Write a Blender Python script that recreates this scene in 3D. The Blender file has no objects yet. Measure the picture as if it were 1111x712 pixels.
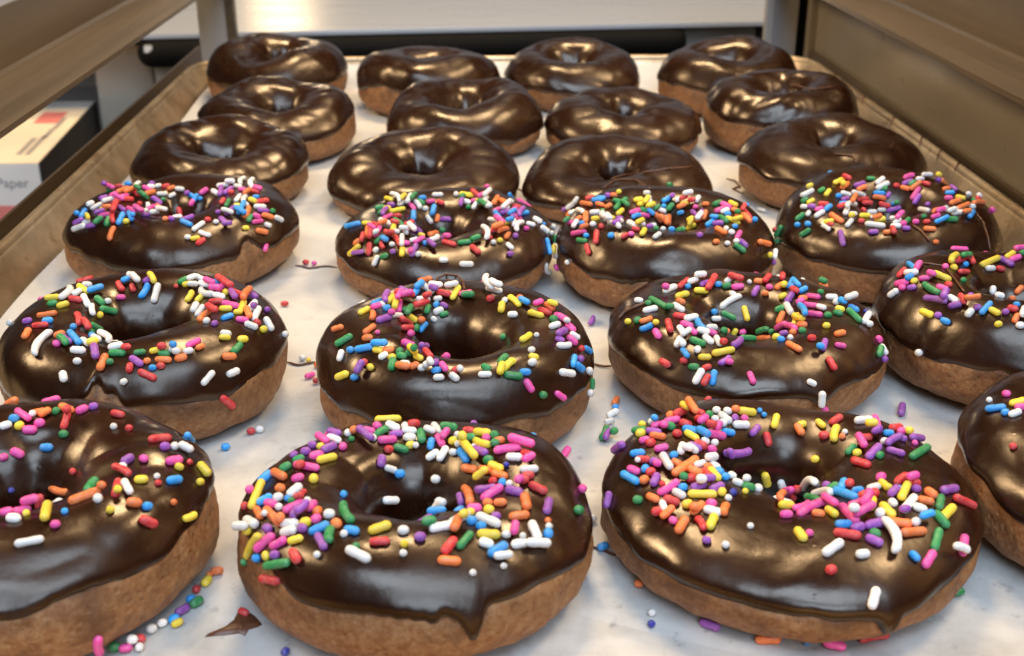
import bpy, bmesh, math, random
import numpy as np
from mathutils import Vector, Matrix
from mathutils.bvhtree import BVHTree

random.seed(7)
SC = bpy.context.scene
COL = SC.collection
S = 0.01                      # the code counts in centimetres, the scene in metres
PI = math.pi
sin, cos, rad = math.sin, math.cos, math.radians

# ------------------------------------------------------------------ camera
F_PX, W_PX, H_PX, CAM_Z = 1300.0, 1111.0, 712.0, 19.6
TH = math.atan(561 / F_PX)
PS = math.atan(50.5 / F_PX * cos(TH))
FWD = Vector((sin(PS) * cos(TH), cos(PS) * cos(TH), -sin(TH)))
RGT = Vector((cos(PS), -sin(PS), 0))
UPV = RGT.cross(FWD)
CAMP = Vector((0, 0, CAM_Z))

def ray(px, py):
    return (FWD + RGT * ((px - W_PX / 2) / F_PX) + UPV * ((H_PX / 2 - py) / F_PX)).normalized()
def at_z(px, py, z):
    d = ray(px, py); return CAMP + d * ((z - CAM_Z) / d.z)
def at_y(px, py, y):
    d = ray(px, py); return CAMP + d * (y / d.y)
def at_x(px, py, x):
    d = ray(px, py); return CAMP + d * (x / d.x)

cam = bpy.data.cameras.new('camera'); cam_o = bpy.data.objects.new('camera', cam); COL.objects.link(cam_o)
cam.sensor_width = 36; cam.lens = F_PX / W_PX * 36
cam_o.matrix_world = Matrix(((RGT.x, UPV.x, -FWD.x, 0), (RGT.y, UPV.y, -FWD.y, 0), (RGT.z, UPV.z, -FWD.z, CAM_Z * S), (0, 0, 0, 1)))
cam.clip_start = 0.02; cam.clip_end = 50
cam.dof.use_dof = True; cam.dof.focus_distance = 0.40; cam.dof.aperture_fstop = 21
SC.camera = cam_o

# ------------------------------------------------------------------ materials
def lin(c):
    return tuple(((v / 255) / 12.92 if v <= 10 else (((v / 255) + 0.055) / 1.055) ** 2.4) for v in c) + (1,)

class NT:
    """small helper round a material node tree"""
    def __init__(s, name):
        s.m = bpy.data.materials.new(name); s.m.use_nodes = True
        s.n = s.m.node_tree.nodes; s.l = s.m.node_tree.links
        s.b = s.n['Principled BSDF']; s.tc = s.n.new('ShaderNodeTexCoord')
    def set(s, **k):
        for a, v in k.items(): s.b.inputs[a.replace('_', ' ')].default_value = v
    def noise(s, scale, detail=4, rough=.55, co='Object', dist=0, stretch=None):
        t = s.n.new('ShaderNodeTexNoise'); t.inputs['Scale'].default_value = scale
        t.inputs['Detail'].default_value = detail; t.inputs['Roughness'].default_value = rough
        t.inputs['Distortion'].default_value = dist
        src = s.tc.outputs[co]
        if stretch:
            mp = s.n.new('ShaderNodeMapping'); mp.inputs['Scale'].default_value = stretch
            s.l.new(src, mp.inputs['Vector']); src = mp.outputs['Vector']
        s.l.new(src, t.inputs['Vector']); return t.outputs['Fac']
    def vor(s, scale, co='Object', feature='F1'):
        t = s.n.new('ShaderNodeTexVoronoi'); t.inputs['Scale'].default_value = scale; t.feature = feature
        s.l.new(s.tc.outputs[co], t.inputs['Vector']); return t.outputs['Distance']
    def ramp(s, src, stops):
        r = s.n.new('ShaderNodeValToRGB'); e = r.color_ramp.elements
        while len(e) < len(stops): e.new(.5)
        for k, (p, c) in enumerate(stops):
            e[k].position = p; e[k].color = c if len(c) == 4 else tuple(c) + (1,)
        s.l.new(src, r.inputs['Fac']); return r.outputs['Color']
    def mix(s, fac, a, b, mode='MIX'):
        x = s.n.new('ShaderNodeMix'); x.data_type = 'RGBA'; x.blend_type = mode
        for sock, v in ((x.inputs['Factor'], fac), (x.inputs['A'] if False else x.inputs[6], a), (x.inputs[7], b)):
            if hasattr(v, 'links'): s.l.new(v, sock)
            else: sock.default_value = v
        return x.outputs[2]
    def math(s, op, a, b=0.0):
        x = s.n.new('ShaderNodeMath'); x.operation = op
        for k, v in enumerate((a, b)):
            if hasattr(v, 'links'): s.l.new(v, x.inputs[k])
            else: x.inputs[k].default_value = v
        return x.outputs[0]
    def attr(s, name):
        a = s.n.new('ShaderNodeAttribute'); a.attribute_name = name; return a.outputs['Fac']
    def col(s, v): s.l.new(v, s.b.inputs['Base Color'])
    def rough(s, src, lo, hi):
        r = s.n.new('ShaderNodeMapRange'); r.inputs['To Min'].default_value = lo; r.inputs['To Max'].default_value = hi
        r.inputs['From Min'].default_value = .3; r.inputs['From Max'].default_value = .7
        s.l.new(src, r.inputs['Value']); s.l.new(r.outputs[0], s.b.inputs['Roughness'])
    def bump(s, src, dist, strength=1.0, prev=None):
        b = s.n.new('ShaderNodeBump'); b.inputs['Distance'].default_value = dist; b.inputs['Strength'].default_value = strength
        s.l.new(src, b.inputs['Height'])
        if prev is not None: s.l.new(prev, b.inputs['Normal'])
        s.l.new(b.outputs['Normal'], s.b.inputs['Normal']); return b.outputs['Normal']

def mat_glaze():
    t = NT('chocolate_glaze')
    n1 = t.noise(22, 3); n2 = t.noise(90, 3)
    t.col(t.ramp(n1, [(.3, (.011, .0024, .0007)), (.7, (.023, .0054, .0015))]))
    t.rough(t.noise(30, 5, .65), .18, .38)
    t.set(IOR=1.52); t.b.inputs['Specular IOR Level'].default_value = .68
    t.b.inputs['Specular Tint'].default_value = (1, .88, .74, 1)
    b = t.bump(t.noise(38, 3, .5, dist=.8), .0012, .22)
    b = t.bump(n2, .0004, .30, b)
    b = t.bump(t.ramp(t.vor(95), [(.02, (1, 1, 1)), (.07, (0, 0, 0))]), .0002, .25, b)
    t.bump(t.noise(420, 2), .00014, .4, b)
    return t.m

def mat_dough():
    t = NT('fried_dough')
    a = t.noise(28, 3, .5); f = t.noise(420, 4, .75); g = t.noise(120, 4, .6)
    c = t.ramp(a, [(.25, (.215, .079, .025)), (.5, (.275, .108, .035)), (.78, (.35, .155, .053))])
    c = t.mix(t.ramp(f, [(.40, (0, 0, 0)), (.62, (1, 1, 1))]), c, t.mix(.55, c, (.52, .295, .125, 1)))
    c = t.mix(t.ramp(g, [(.56, (0, 0, 0)), (.70, (.75, .75, .75))]), c, (.145, .055, .018, 1))
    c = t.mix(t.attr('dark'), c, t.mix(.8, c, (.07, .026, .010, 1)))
    c = t.mix(t.attr('pale'), c, (.72, .50, .26, 1))
    t.col(c)
    t.set(Roughness=.55); t.b.inputs['Specular IOR Level'].default_value = .38
    t.b.inputs['Subsurface Weight'].default_value = .06; t.b.inputs['Subsurface Radius'].default_value = (.006, .003, .0015)
    b = t.bump(t.noise(170, 6, .72), .0013, .75)
    b = t.bump(t.ramp(t.vor(330), [(.12, (0, 0, 0)), (.34, (1, 1, 1))]), .0006, .45, b)
    t.bump(t.noise(800, 2, .6), .0003, .5, b)
    return t.m

def mat_paper():
    t = NT('parchment_sheet')
    a = t.noise(7, 5, .6); b = t.noise(26, 5, .65); c = t.noise(140, 3)
    col = t.ramp(a, [(.30, (.55, .535, .49)), (.64, (.63, .615, .57))])
    # grease has made the sheet translucent and grey in patches, mostly towards the near right
    sep = t.n.new('ShaderNodeSeparateXYZ'); t.l.new(t.tc.outputs['Object'], sep.inputs[0])
    near = t.n.new('ShaderNodeMapRange'); t.l.new(sep.outputs['Y'], near.inputs['Value'])
    near.inputs['From Min'].default_value = .62; near.inputs['From Max'].default_value = .24
    sp = t.ramp(b, [(.44, (0, 0, 0)), (.74, (1, 1, 1))])
    w = t.math('MULTIPLY', sp, t.math('ADD', t.math('MULTIPLY', near.outputs[0], .95), .22))
    col = t.mix(w, col, (.38, .375, .345, 1))
    w2 = t.math('MULTIPLY', t.ramp(t.noise(95, 6, .75), [(.58, (0, 0, 0)), (.68, (1, 1, 1))]), t.math('MULTIPLY', near.outputs[0], .6))
    col = t.mix(w2, col, (.20, .20, .20, 1))
    t.col(col); t.rough(b, .38, .55); t.b.inputs['Specular IOR Level'].default_value = .4
    n = t.bump(t.noise(9, 4, .6, dist=1.2), .006, .40)
    n = t.bump(t.ramp(t.vor(11, feature='DISTANCE_TO_EDGE'), [(0, (0, 0, 0)), (.05, (1, 1, 1))]), .0012, .30, n)
    t.bump(c, .0004, .35, n)
    return t.m

def mat_pan():
    t = NT('baked_on_aluminium')
    a = t.noise(11, 6, .65); b = t.noise(60, 5, .7)
    c = t.ramp(a, [(.30, (.24, .15, .07)), (.5, (.56, .44, .285)), (.70, (.76, .66, .50))])
    c = t.mix(t.ramp(b, [(.55, (0, 0, 0)), (.72, (.8, .8, .8))]), c, (.14, .075, .03, 1))
    t.col(c); t.set(Metallic=.8); t.rough(b, .34, .55)
    t.bump(t.noise(70, 3), .0006, .3)
    return t.m

def mat_metal(name, dark, light, rough=(.28, .45), metallic=.85, scale=14, stretch=None, spots=None):
    t = NT(name)
    a = t.noise(scale, 6, .6, stretch=stretch)
    c = t.ramp(a, [(.3, dark), (.7, light)])
    if spots: c = t.mix(t.ramp(t.noise(50, 5, .7), [(.58, (0, 0, 0)), (.72, (.8, .8, .8))]), c, spots)
    t.col(c); t.set(Metallic=metallic); t.rough(t.noise(30, 5, stretch=stretch), *rough)
    t.bump(t.noise(60, 4, stretch=stretch), .0004, .25)
    return t.m

def mat_plain(name, c, rough=.5, var=.12, spec=.5, scale=25, metallic=0):
    t = NT(name)
    lo = tuple(v * (1 - var) for v in c[:3]); hi = tuple(min(1, v * (1 + var)) for v in c[:3])
    t.col(t.ramp(t.noise(scale, 4), [(.3, lo), (.7, hi)])); t.set(Roughness=rough, Metallic=metallic)
    t.b.inputs['Specular IOR Level'].default_value = spec
    t.bump(t.noise(scale * 6, 3), .0003, .2)
    return t.m

def mat_sprinkle(name, c):
    t = NT(name)
    oi = t.n.new('ShaderNodeObjectInfo')
    lo = tuple(v * .80 for v in c[:3]); hi = tuple(min(1, v * 1.12) for v in c[:3])
    base = t.ramp(oi.outputs['Random'], [(0, lo), (1, hi)])
    t.col(t.mix(t.ramp(t.noise(700, 3), [(.35, (0, 0, 0)), (.75, (.5, .5, .5))]), base, t.mix(.25, base, (.9, .85, .8, 1))))
    t.set(Roughness=.42); t.b.inputs['Specular IOR Level'].default_value = .35
    t.b.inputs['Subsurface Weight'].default_value = .12; t.b.inputs['Subsurface Radius'].default_value = (.0015, .001, .001)
    t.bump(t.noise(900, 2), .00012, .5)
    return t.m

M = dict(glaze=mat_glaze(), dough=mat_dough(), paper=mat_paper(), pan=mat_pan())
M['rail'] = mat_metal('brass_brown_rail', (.17, .125, .078), (.34, .262, .172), (.26, .42), .7, 60, (1, .025, 1))
M['steel'] = mat_metal('grey_steel_post', (.40, .40, .40), (.52, .52, .51), (.35, .5), .25, 8)
M['panel'] = mat_metal('brown_side_panel', (.36, .32, .26), (.43, .385, .32), (.26, .38), .25, 5)
M['table'] = mat_metal('bright_stainless', (.465, .50, .555), (.48, .515, .57), (.25, .33), .2, 2, (.3, 1, 1))
M['black'] = mat_plain('black_rubber_and_gap', (.006, .0055, .005), .75, .1, .12)
M['shade'] = mat_plain('cavity_shade_board', (.016, .014, .012), .6)  # near-black colour standing in for the shade under the table
M['beige'] = mat_plain('beige_laminate', (.50, .42, .32), .5, .10, .4, 8)
M['card'] = mat_plain('cream_card', (.80, .70, .52), .6, .06, .3, 10)
M['white_card'] = mat_plain('white_card', (.75, .74, .72), .6, .05, .3, 10)
M['black_card'] = mat_plain('black_card', (.018, .013, .009), .6)
M['flap'] = mat_plain('grey_card', (.50, .48, .46), .6)
M['red_ink'] = mat_plain('red_print', (.70, .21, .19), .6)
M['grey_ink'] = mat_plain('grey_print', (.33, .30, .27), .6)
M['counter'] = mat_plain('dark_counter', (.10, .085, .07), .5)
M['strand'] = mat_plain('dried_chocolate', (.11, .042, .018), .4, .2)
SPC = {'w': ('white', (.83, .80, .74)), 'y': ('yellow', (.90, .66, .035)), 'o': ('orange', (.90, .20, .035)),
       'r': ('red', (.66, .028, .03)), 'p': ('pink', (.86, .075, .36)), 'v': ('violet', (.30, .07, .40)),
       'b': ('blue', (.02, .33, .80)), 'g': ('green', (.012, .25, .06)), 'n': ('navy', (.04, .045, .35))}
for k, (nm, c) in SPC.items(): M['s' + k] = mat_sprinkle(nm + '_sugar', c)

# ------------------------------------------------------------------ object helpers
def link_mesh(name, verts, faces, mat, parent=None, smooth=True, loc=None):
    me = bpy.data.meshes.new(name)
    me.from_pydata([tuple(float(c) * S for c in v) for v in verts], [], faces)
    if mat: me.materials.append(mat)
    if smooth: me.polygons.foreach_set('use_smooth', [True] * len(me.polygons))
    me.update()
    o = bpy.data.objects.new(name, me); COL.objects.link(o)
    if parent: o.parent = parent
    if loc is not None: o.location = Vector(loc) * S
    return o

def empty(name, loc):
    o = bpy.data.objects.new(name, None); COL.objects.link(o); o.location = Vector(loc) * S
    o.empty_display_size = .02; return o

def tag(o, label=None, cat=None, group=None, kind=None):
    if label: o['label'] = label
    if cat: o['category'] = cat
    if group: o['group'] = group
    if kind: o['kind'] = kind
    return o

def box_geo(x0, x1, y0, y1, z0, z1, bev=0.0, M4=None):
    bm = bmesh.new(); bmesh.ops.create_cube(bm, size=1)
    for v in bm.verts:
        v.co = Vector((x0 + (v.co.x + .5) * (x1 - x0), y0 + (v.co.y + .5) * (y1 - y0), z0 + (v.co.z + .5) * (z1 - z0)))
    if bev: bmesh.ops.bevel(bm, geom=bm.edges[:], offset=bev, segments=2, affect='EDGES', profile=.7)
    if M4: bmesh.ops.transform(bm, matrix=M4, verts=bm.verts)
    bm.verts.index_update()
    V = [v.co.copy() for v in bm.verts]; Fc = [[v.index for v in f.verts] for f in bm.faces]; bm.free()
    return V, Fc
def box(name, mat, parent, *a, **k):
    V, Fc = box_geo(*a, **k); return link_mesh(name, V, Fc, mat, parent, smooth=False)

def extrude_profile(name, mat, parent, prof, y0, y1, closed=True):
    """profile in x,z pushed from y0 to y1"""
    n = len(prof); V = [(x, y0, z) for x, z in prof] + [(x, y1, z) for x, z in prof]
    Fc = [[i, (i + 1) % n, n + (i + 1) % n, n + i] for i in range(n)] + [list(range(n))[::-1], list(range(n, 2 * n))]
    o = link_mesh(name, V, Fc, mat, parent, smooth=False)
    bm = bmesh.new(); bm.from_mesh(o.data); bmesh.ops.recalc_face_normals(bm, faces=bm.faces); bm.to_mesh(o.data); bm.free()
    return o

def tube_geo(pts, r, seg=8, taper=None):
    V, Fc = [], []
    n = len(pts); pts = [Vector(p) for p in pts]
    for i, p in enumerate(pts):
        d = (pts[min(i + 1, n - 1)] - pts[max(i - 1, 0)]).normalized()
        u = d.cross(Vector((0, 0, 1)))
        if u.length < .05: u = d.cross(Vector((0, 1, 0)))
        u.normalize(); w = d.cross(u)
        rr = r * (taper[i] if taper else 1)
        for k in range(seg):
            a = 2 * PI * k / seg; V.append(p + (u * cos(a) + w * sin(a)) * rr)
    for i in range(n - 1):
        for k in range(seg):
            Fc.append([i * seg + k, i * seg + (k + 1) % seg, (i + 1) * seg + (k + 1) % seg, (i + 1) * seg + k])
    Fc.append(list(range(seg))[::-1]); Fc.append([(n - 1) * seg + k for k in range(seg)])
    return V, Fc
# ------------------------------------------------------------------ doughnuts
def swave(P, freq, seed, n=7):
    """smooth pseudo noise, about -1..1, from a few sine waves"""
    r = np.random.RandomState(seed); out = 0
    for _ in range(n):
        d = r.normal(size=3); d /= np.linalg.norm(d); f = freq * r.uniform(.6, 1.5)
        out = out + np.sin((P @ d) * f + r.uniform(0, 6.28))
    return out / (n ** .5) / 1.1
def ring_noise(u, k0, k1, seed):
    r = np.random.RandomState(seed); o = 0
    for k in range(k0, k1 + 1): o = o + r.normal() * np.cos(k * u + r.uniform(0, 6.28)) / (k / k0) ** .6
    return o / (k1 - k0 + 1) ** .5
def wrap(a): return (a + PI) % (2 * PI) - PI

class Doughnut:
    def __init__(s, x, y, D, H, seed, hole=1.0, gz=8, gin=None, wr=.045, ridges=.10, drips=(), notches=(), pale=(), lean=(0, 0), ho=(0, 0)):
        s.__dict__.update(x=x, y=y, D=D, H=H, seed=seed, hole=hole, gz=gz, gin=gin, wr=wr, ridges=ridges, drips=drips, notches=notches, pale=pale, lean=lean, ho=ho)
    def shape(s, U, V, off=0.0):
        D, H = s.D, s.H
        R0 = (D / 2 + s.hole) / 2 + .08; wob = ring_noise(U, 2, 5, s.seed)
        hol = s.hole * (1 + .15 * s.lump * ring_noise(U, 2, 4, s.seed + 3))
        Ro = D / 2 * (1 + .022 * s.lump * wob)
        c, sn = np.cos(V), np.sin(V)
        ao = Ro - R0; ai = R0 - hol
        a = np.where(c > 0, ao, ai)
        bulge = np.where(sn > 0, np.abs(c) ** .92, np.abs(c) ** .80)
        r = R0 + a * np.sign(c) * bulge
        zc = .46 * H
        top = H * (1 + .055 * s.lump * ring_noise(U, 1, 3, s.seed + 9)) - zc
        z = np.where(sn > 0, zc + top * np.abs(sn) ** .96, zc - zc * np.abs(sn) ** .72)
        # the foot is drawn in a little
        r = r - np.where(sn < 0, np.sign(c) * np.abs(sn) ** 2 * .22, 0)
        P = np.stack([r * np.cos(U), r * np.sin(U), z], -1)
        wi = np.clip((Ro - r) / (Ro - hol), 0, 1) ** .8; P[..., 0] += s.ho[0] * wi; P[..., 1] += s.ho[1] * wi
        amp = np.clip(z / .5, 0, 1)
        P[..., 2] += .10 * s.lump * swave(P, .9, s.seed + 20) * amp
        lx, ly = s.lean; P[..., 2] *= 1 + (lx * P[..., 0] + ly * P[..., 1]) / D
        return P
    @staticmethod
    def normals(P, wrapv):
        du = np.roll(P, -1, 0) - np.roll(P, 1, 0)
        if wrapv: dv = np.roll(P, -1, 1) - np.roll(P, 1, 1)
        else: dv = np.gradient(P, axis=1)
        N = np.cross(du, dv); return N / (np.linalg.norm(N, axis=-1, keepdims=True) + 1e-9)
    def build(s, nu, nv, root):
        u = np.linspace(0, 2 * PI, nu, endpoint=False)
        # dough
        v = np.linspace(0, 2 * PI, nv, endpoint=False); U, V = np.meshgrid(u, v, indexing='ij')
        P = s.shape(U, V); N = s.normals(P, True)
        rough = .04 * swave(P, 3.2, s.seed + 31) + .024 * swave(P, 8, s.seed + 32, 9)
        lo = s.gz + 5.5 * ring_noise(u, 2, 7, s.seed + 40) + 1.9 * ring_noise(u, 9, 24, s.seed + 41) + 2.6 * ring_noise(u, 25, 70, s.seed + 42) * np.clip(ring_noise(u, 2, 6, s.seed + 43), 0, 1.2)
        for ang, w, dp in s.drips: lo = lo - dp * np.exp(-np.abs(wrap(u - rad(ang)) / rad(w)) ** 2.6)
        for ang, w, dp, ww in s.notches: lo = lo + dp * np.exp(-np.abs(wrap(u - rad(ang)) / rad(w)) ** 3)
        gin = 222 if s.gin is None else s.gin
        hi = gin + 8 * ring_noise(u, 2, 6, s.seed + 50) + 6 * ring_noise(u, 7, 15, s.seed + 51)
        vdeg = np.degrees(V); vdeg = np.where(vdeg > 290, vdeg - 360, vdeg)
        under = np.clip((vdeg - lo[:, None] - 1) / 6, 0, 1) * np.clip((hi[:, None] - vdeg - 1) / 6, 0, 1)
        rough = rough * (1 - .7 * under) - .10 * under
        P = P + N * rough[..., None]; P[..., 2] = np.maximum(P[..., 2], 0)
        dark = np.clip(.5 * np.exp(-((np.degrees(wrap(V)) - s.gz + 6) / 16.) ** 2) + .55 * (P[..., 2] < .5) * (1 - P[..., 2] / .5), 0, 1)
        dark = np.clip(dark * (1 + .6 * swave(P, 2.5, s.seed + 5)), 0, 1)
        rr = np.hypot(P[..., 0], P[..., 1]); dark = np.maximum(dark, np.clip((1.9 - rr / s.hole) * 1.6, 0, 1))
        dark = np.maximum(dark, np.clip(s.tone * (1 + .3 * swave(P, 1.6, s.seed + 8)), 0, 1))
        pale = np.zeros_like(dark)
        for ang, w, zt in s.pale:
            pale += np.exp(-(wrap(U - rad(ang)) / rad(w)) ** 2) * np.clip((zt - P[..., 2]) / .3, 0, 1) * (np.cos(V) > -.2)
        pale = np.clip(pale * (1.1 + .5 * swave(P, 5, s.seed + 6)), 0, 1)
        for ang, w, dp, ww in s.notches:      # bared, chocolate-stained dough where the glaze has pulled back
            dark = np.maximum(dark, .9 * np.exp(-(wrap(U - rad(ang)) / rad(w * .5)) ** 2) * (P[..., 2] > .3 * s.H))
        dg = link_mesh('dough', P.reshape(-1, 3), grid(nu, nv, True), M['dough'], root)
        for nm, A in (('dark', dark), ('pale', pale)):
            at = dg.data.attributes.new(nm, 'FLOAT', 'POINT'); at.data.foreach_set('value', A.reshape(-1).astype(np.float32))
        # glaze: from its lower lip outside, over the crest and down into the hole
        ng = int(nv * .9); q = np.linspace(0, 1, ng)
        q = .5 - .5 * np.cos(PI * q); q = .55 * q + .45 * np.linspace(0, 1, ng)
        V = np.radians(lo[:, None] + (hi - lo)[:, None] * q[None]); U = np.repeat(u[:, None], ng, 1)
        P = s.shape(U, V); N = s.normals(P, False)
        seg = np.linalg.norm(np.diff(P, axis=1), axis=-1); L = np.concatenate([np.zeros((nu, 1)), np.cumsum(seg, 1)], 1)
        d = np.minimum(L, L[:, -1:] - L)
        t0 = .11; lip = .34
        e = np.clip(d / lip, 0, 1); th = t0 * np.sqrt(np.clip(1 - (1 - e) ** 2, 0, 1)) + .012 * np.exp(-((d - .30) / .20) ** 2) * (1 + 1.2 * ring_noise(u, 4, 15, s.seed + 44))[:, None]
        th = th - .05 * (1 - e) ** 3
        th = th * (1 + .22 * swave(P, 1.5, s.seed + 60))
        # folds of glaze running down the wall of the hole, soft dents over the rest
        vd = np.degrees(V)
        hw = np.clip((vd - 105) / 35, 0, 1)
        th = th + hw * s.ridges * (ring_noise(u, 3, 9, s.seed + 61)[:, None] * .42 + .55 * swave(P, 1.9, s.seed + 62))
        th = th + s.wr * swave(P, 1.7, s.seed + 63) + s.wr * .55 * np.abs(swave(P, 2.9, s.seed + 64))
        th = th + .012 * swave(P, 5.0, s.seed + 65, 9) + .05 * np.clip(swave(P, 2.1, s.seed + 66) - .55, 0, 1)
        for ang, w, dp in s.drips:
            if w < 7: th = th + .06 * np.exp(-((U - rad(ang) - 2 * PI * np.round((U - rad(ang)) / 2 / PI)) / rad(w * .8)) ** 2) * np.clip(e, 0, 1) * np.exp(-(L / 1.0) ** 2)
        th = np.where(d < .02, -.06, np.maximum(th, .03))
        P = P + N * th[..., None]; P[..., 2] = np.maximum(P[..., 2], .06)
        gl = link_mesh('glaze', P.reshape(-1, 3), grid(nu, ng, False), M['glaze'], root)
        return dg, gl

def grid(nu, nv, wrapv):
    Fc = []
    for i in range(nu):
        j = (i + 1) % nu
        for k in range(nv if wrapv else nv - 1):
            l = (k + 1) % nv; Fc.append((i * nv + k, j * nv + k, j * nv + l, i * nv + l))
    return Fc

PLAIN, SPRK = 'plain chocolate glazed doughnuts', 'sprinkled chocolate glazed doughnuts'
# x, y, diameter, height, options, label      (angles: -90 faces the camera, 0 is right)
DN = [
 (-13.85, 87.5, 9.7, 3.95, dict(hole=1.25, lean=(0, .32), ridges=.17), 'plain glazed doughnut in the far left corner of the pan, beside the back wall'),
 (-2.9, 85.6, 10.25, 3.75, dict(hole=1.35, wr=.05, lean=(0, .1)), 'plain glazed doughnut second from left in the back row, slumped and wide'),
 (7.47, 86.5, 9.5, 3.55, dict(hole=1.4, lean=(0, .32), ridges=.16, gz=2, drips=((-60, 9, 12),)), 'plain glazed doughnut second from right in the back row, round and tidy'),
 (18.25, 84.9, 9.65, 3.9, dict(hole=1.3, lean=(0, .32), wr=.06, ridges=.15), 'plain glazed doughnut in the far right corner of the pan, lumpy with small glints'),
 (-11.82, 73.9, 9.6, 3.3, dict(hole=1.3, lean=(0, .32), wr=.05, ridges=.13, gz=16, drips=((-110, 16, 10),)), 'plain glazed doughnut second from the back beside the left pan wall'),
 (-.41, 74.1, 9.6, 3.38, dict(hole=1.5, lean=(0, .32), ridges=.13, gz=0), 'plain glazed doughnut with an open dark hole, second row from the back, left of centre'),
 (9.51, 73.1, 9.5, 2.85, dict(hole=1.3, lean=(0, .32), ridges=.18, gz=2), 'plain glazed doughnut with creased hole, second row from the back, right of centre'),
 (19.55, 74.0, 9.7, 3.85, dict(hole=1.0, wr=.11, gz=18, lean=(0, .1)), 'crumpled plain glazed doughnut second from the back beside the right pan wall'),
 (-13.71, 64.2, 9.5, 3.05, dict(hole=1.4, lean=(0, .32), wr=.10, gz=14, ridges=.2), 'plain glazed doughnut with ragged torn hole, third from the back by the left pan wall'),
 (-2.48, 62.2, 9.9, 2.68, dict(hole=1.2, lean=(0, .32), ridges=.15, gz=-4), 'smooth plain glazed doughnut directly behind two sprinkled ones, left of the centre gap'),
 (7.72, 61.1, 9.6, 2.62, dict(hole=1.25, lean=(0, .32), ridges=.14, gz=-2, wr=.04), 'plain glazed doughnut with thin chocolate strands on its front, right of the centre gap'),
 (19.62, 62.9, 9.7, 3.35, dict(hole=1.1, lean=(0, .32), wr=.13, gz=14, ridges=.2, notches=((120, 10, 30, 0),)), 'wrinkled plain glazed doughnut with a collapsed hole, by the right wall behind sprinkled ones'),
 (-13.23, 53.1, 10.2, 3.2, dict(lean=(0, .18), wr=.05, gz=11, ridges=.16, notches=((-44, 5, 22, 0),), drips=((-105, 25, 8),)), 'sprinkled doughnut against the left pan wall with a bare nick at its front right'),
 (-1.17, 51.1, 9.8, 2.9, dict(lean=(0, .18), gz=4, hole=1.0, ridges=.16, wr=.05), 'sprinkled doughnut with a chocolate loop on its front, left of centre in farthest sprinkled row'),
 (8.55, 49.9, 9.5, 3.35, dict(lean=(0, .18), gz=11, hole=.8, drips=((-58, 8, 30), (-120, 20, 6))), 'sprinkled doughnut right of centre in the farthest sprinkled row, a drip down its front'),
 (18.68, 50.6, 9.7, 3.7, dict(lean=(0, .18), wr=.08, gz=7, hole=.9, ridges=.14, drips=((-80, 22, 10),)), 'sprinkled doughnut beside the right pan wall with a twisted front fold'),
 (-11.59, 39.2, 9.85, 3.55, dict(hole=1.35, gz=11, wr=.05, ridges=.17, notches=((-95, 3, 27, 0), (-89, 3.5, 17, 0), (-100, 2, 8, 0)), drips=((-50, 12, 6),)), 'lightly sprinkled doughnut with wide black hole and torn notch in its front glaze'),
 (-.56, 37.7, 9.4, 3.6, dict(hole=1.4, ho=(0, -.55), gin=186, gz=6, wr=.05, ridges=.10, drips=((-120, 25, 5),)), 'lightly sprinkled doughnut in the centre with dough showing inside its big hole'),
 (9.92, 40.0, 10.0, 2.9, dict(hole=1.15, gz=13, wr=.055, drips=((-70, 6, 14), (-30, 8, 6))), 'sprinkled doughnut with a long white sprinkle behind its hole, right of the centre one'),
 (20.25, 40.4, 10.1, 3.6, dict(wr=.06, gz=9, hole=1.1), 'sprinkled doughnut cut by the right picture edge, third row from the front'),
 (-12.1, 28.2, 9.85, 3.5, dict(wr=.08, gz=20, hole=1.1, ridges=.12, drips=((-100, 12, 9),), notches=((-55, 14, 10, 0),)), 'sprinkled doughnut at the near left, cut by the left picture edge, with much bare dough'),
 (-1.62, 28.0, 9.5, 3.0, dict(hole=1.15, gin=190, gz=20, ridges=.2, wr=.06, drips=((-71, 3.4, 22), (-84, 15, 6)), notches=((-152, 24, 14, 0),)), 'densely sprinkled doughnut at the near centre with one thick drip down its front'),
 (8.85, 28.9, 10.3, 2.55, dict(hole=1.25, ho=(-.1, 1.0), gz=12, ridges=.09, wr=.06, drips=((-76, 2.6, 15), (-74, 14, 6), (-110, 20, 4))), 'largest front doughnut, heaped with sprinkles, white sprinkle clinging below its front edge'),
 (19.25, 29.4, 10.4, 3.5, dict(gz=20, wr=.06, hole=1.1, pale=((-125, 16, .9),), drips=((-150, 18, 8),)), 'doughnut at the near right corner with a pale broken crumb at its foot'),
]
PAPER_Z = 0.06
roots = []; BV, BF, OWN = [], [], []
for i, (x, y, D, H, op, lb) in enumerate(DN):
    root = empty('doughnut', (x, y, PAPER_Z)); roots.append(root)
    tag(root, 'chocolate ' + lb if not lb.startswith(('plain', 'sprinkled')) else lb, 'doughnut', SPRK if i >= 12 else PLAIN)
    near = i >= 16
    dn = Doughnut(x, y, D, H, 100 + 37 * i, **op)
    dn.lump = 1.35 if i < 12 else 1.0
    if i < 12: dn.hole *= (.82, .9, .78, .86)[i % 4]; dn.wr = max(dn.wr, .07)
    dn.tone = .34 if i < 12 else .26 if i < 16 else .14 if i < 21 else 0 if i == 21 else .08
    for ob in dn.build(224 if near else 144, 84 if near else 60, root):
        b0 = len(BV); BV += [Vector(v.co) / S + Vector((x, y, PAPER_Z)) for v in ob.data.vertices]
        BF += [[b0 + k for k in p.vertices] for p in ob.data.polygons]; OWN += [i] * len(ob.data.polygons)
TREE = BVHTree.FromPolygons(BV, BF)

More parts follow.
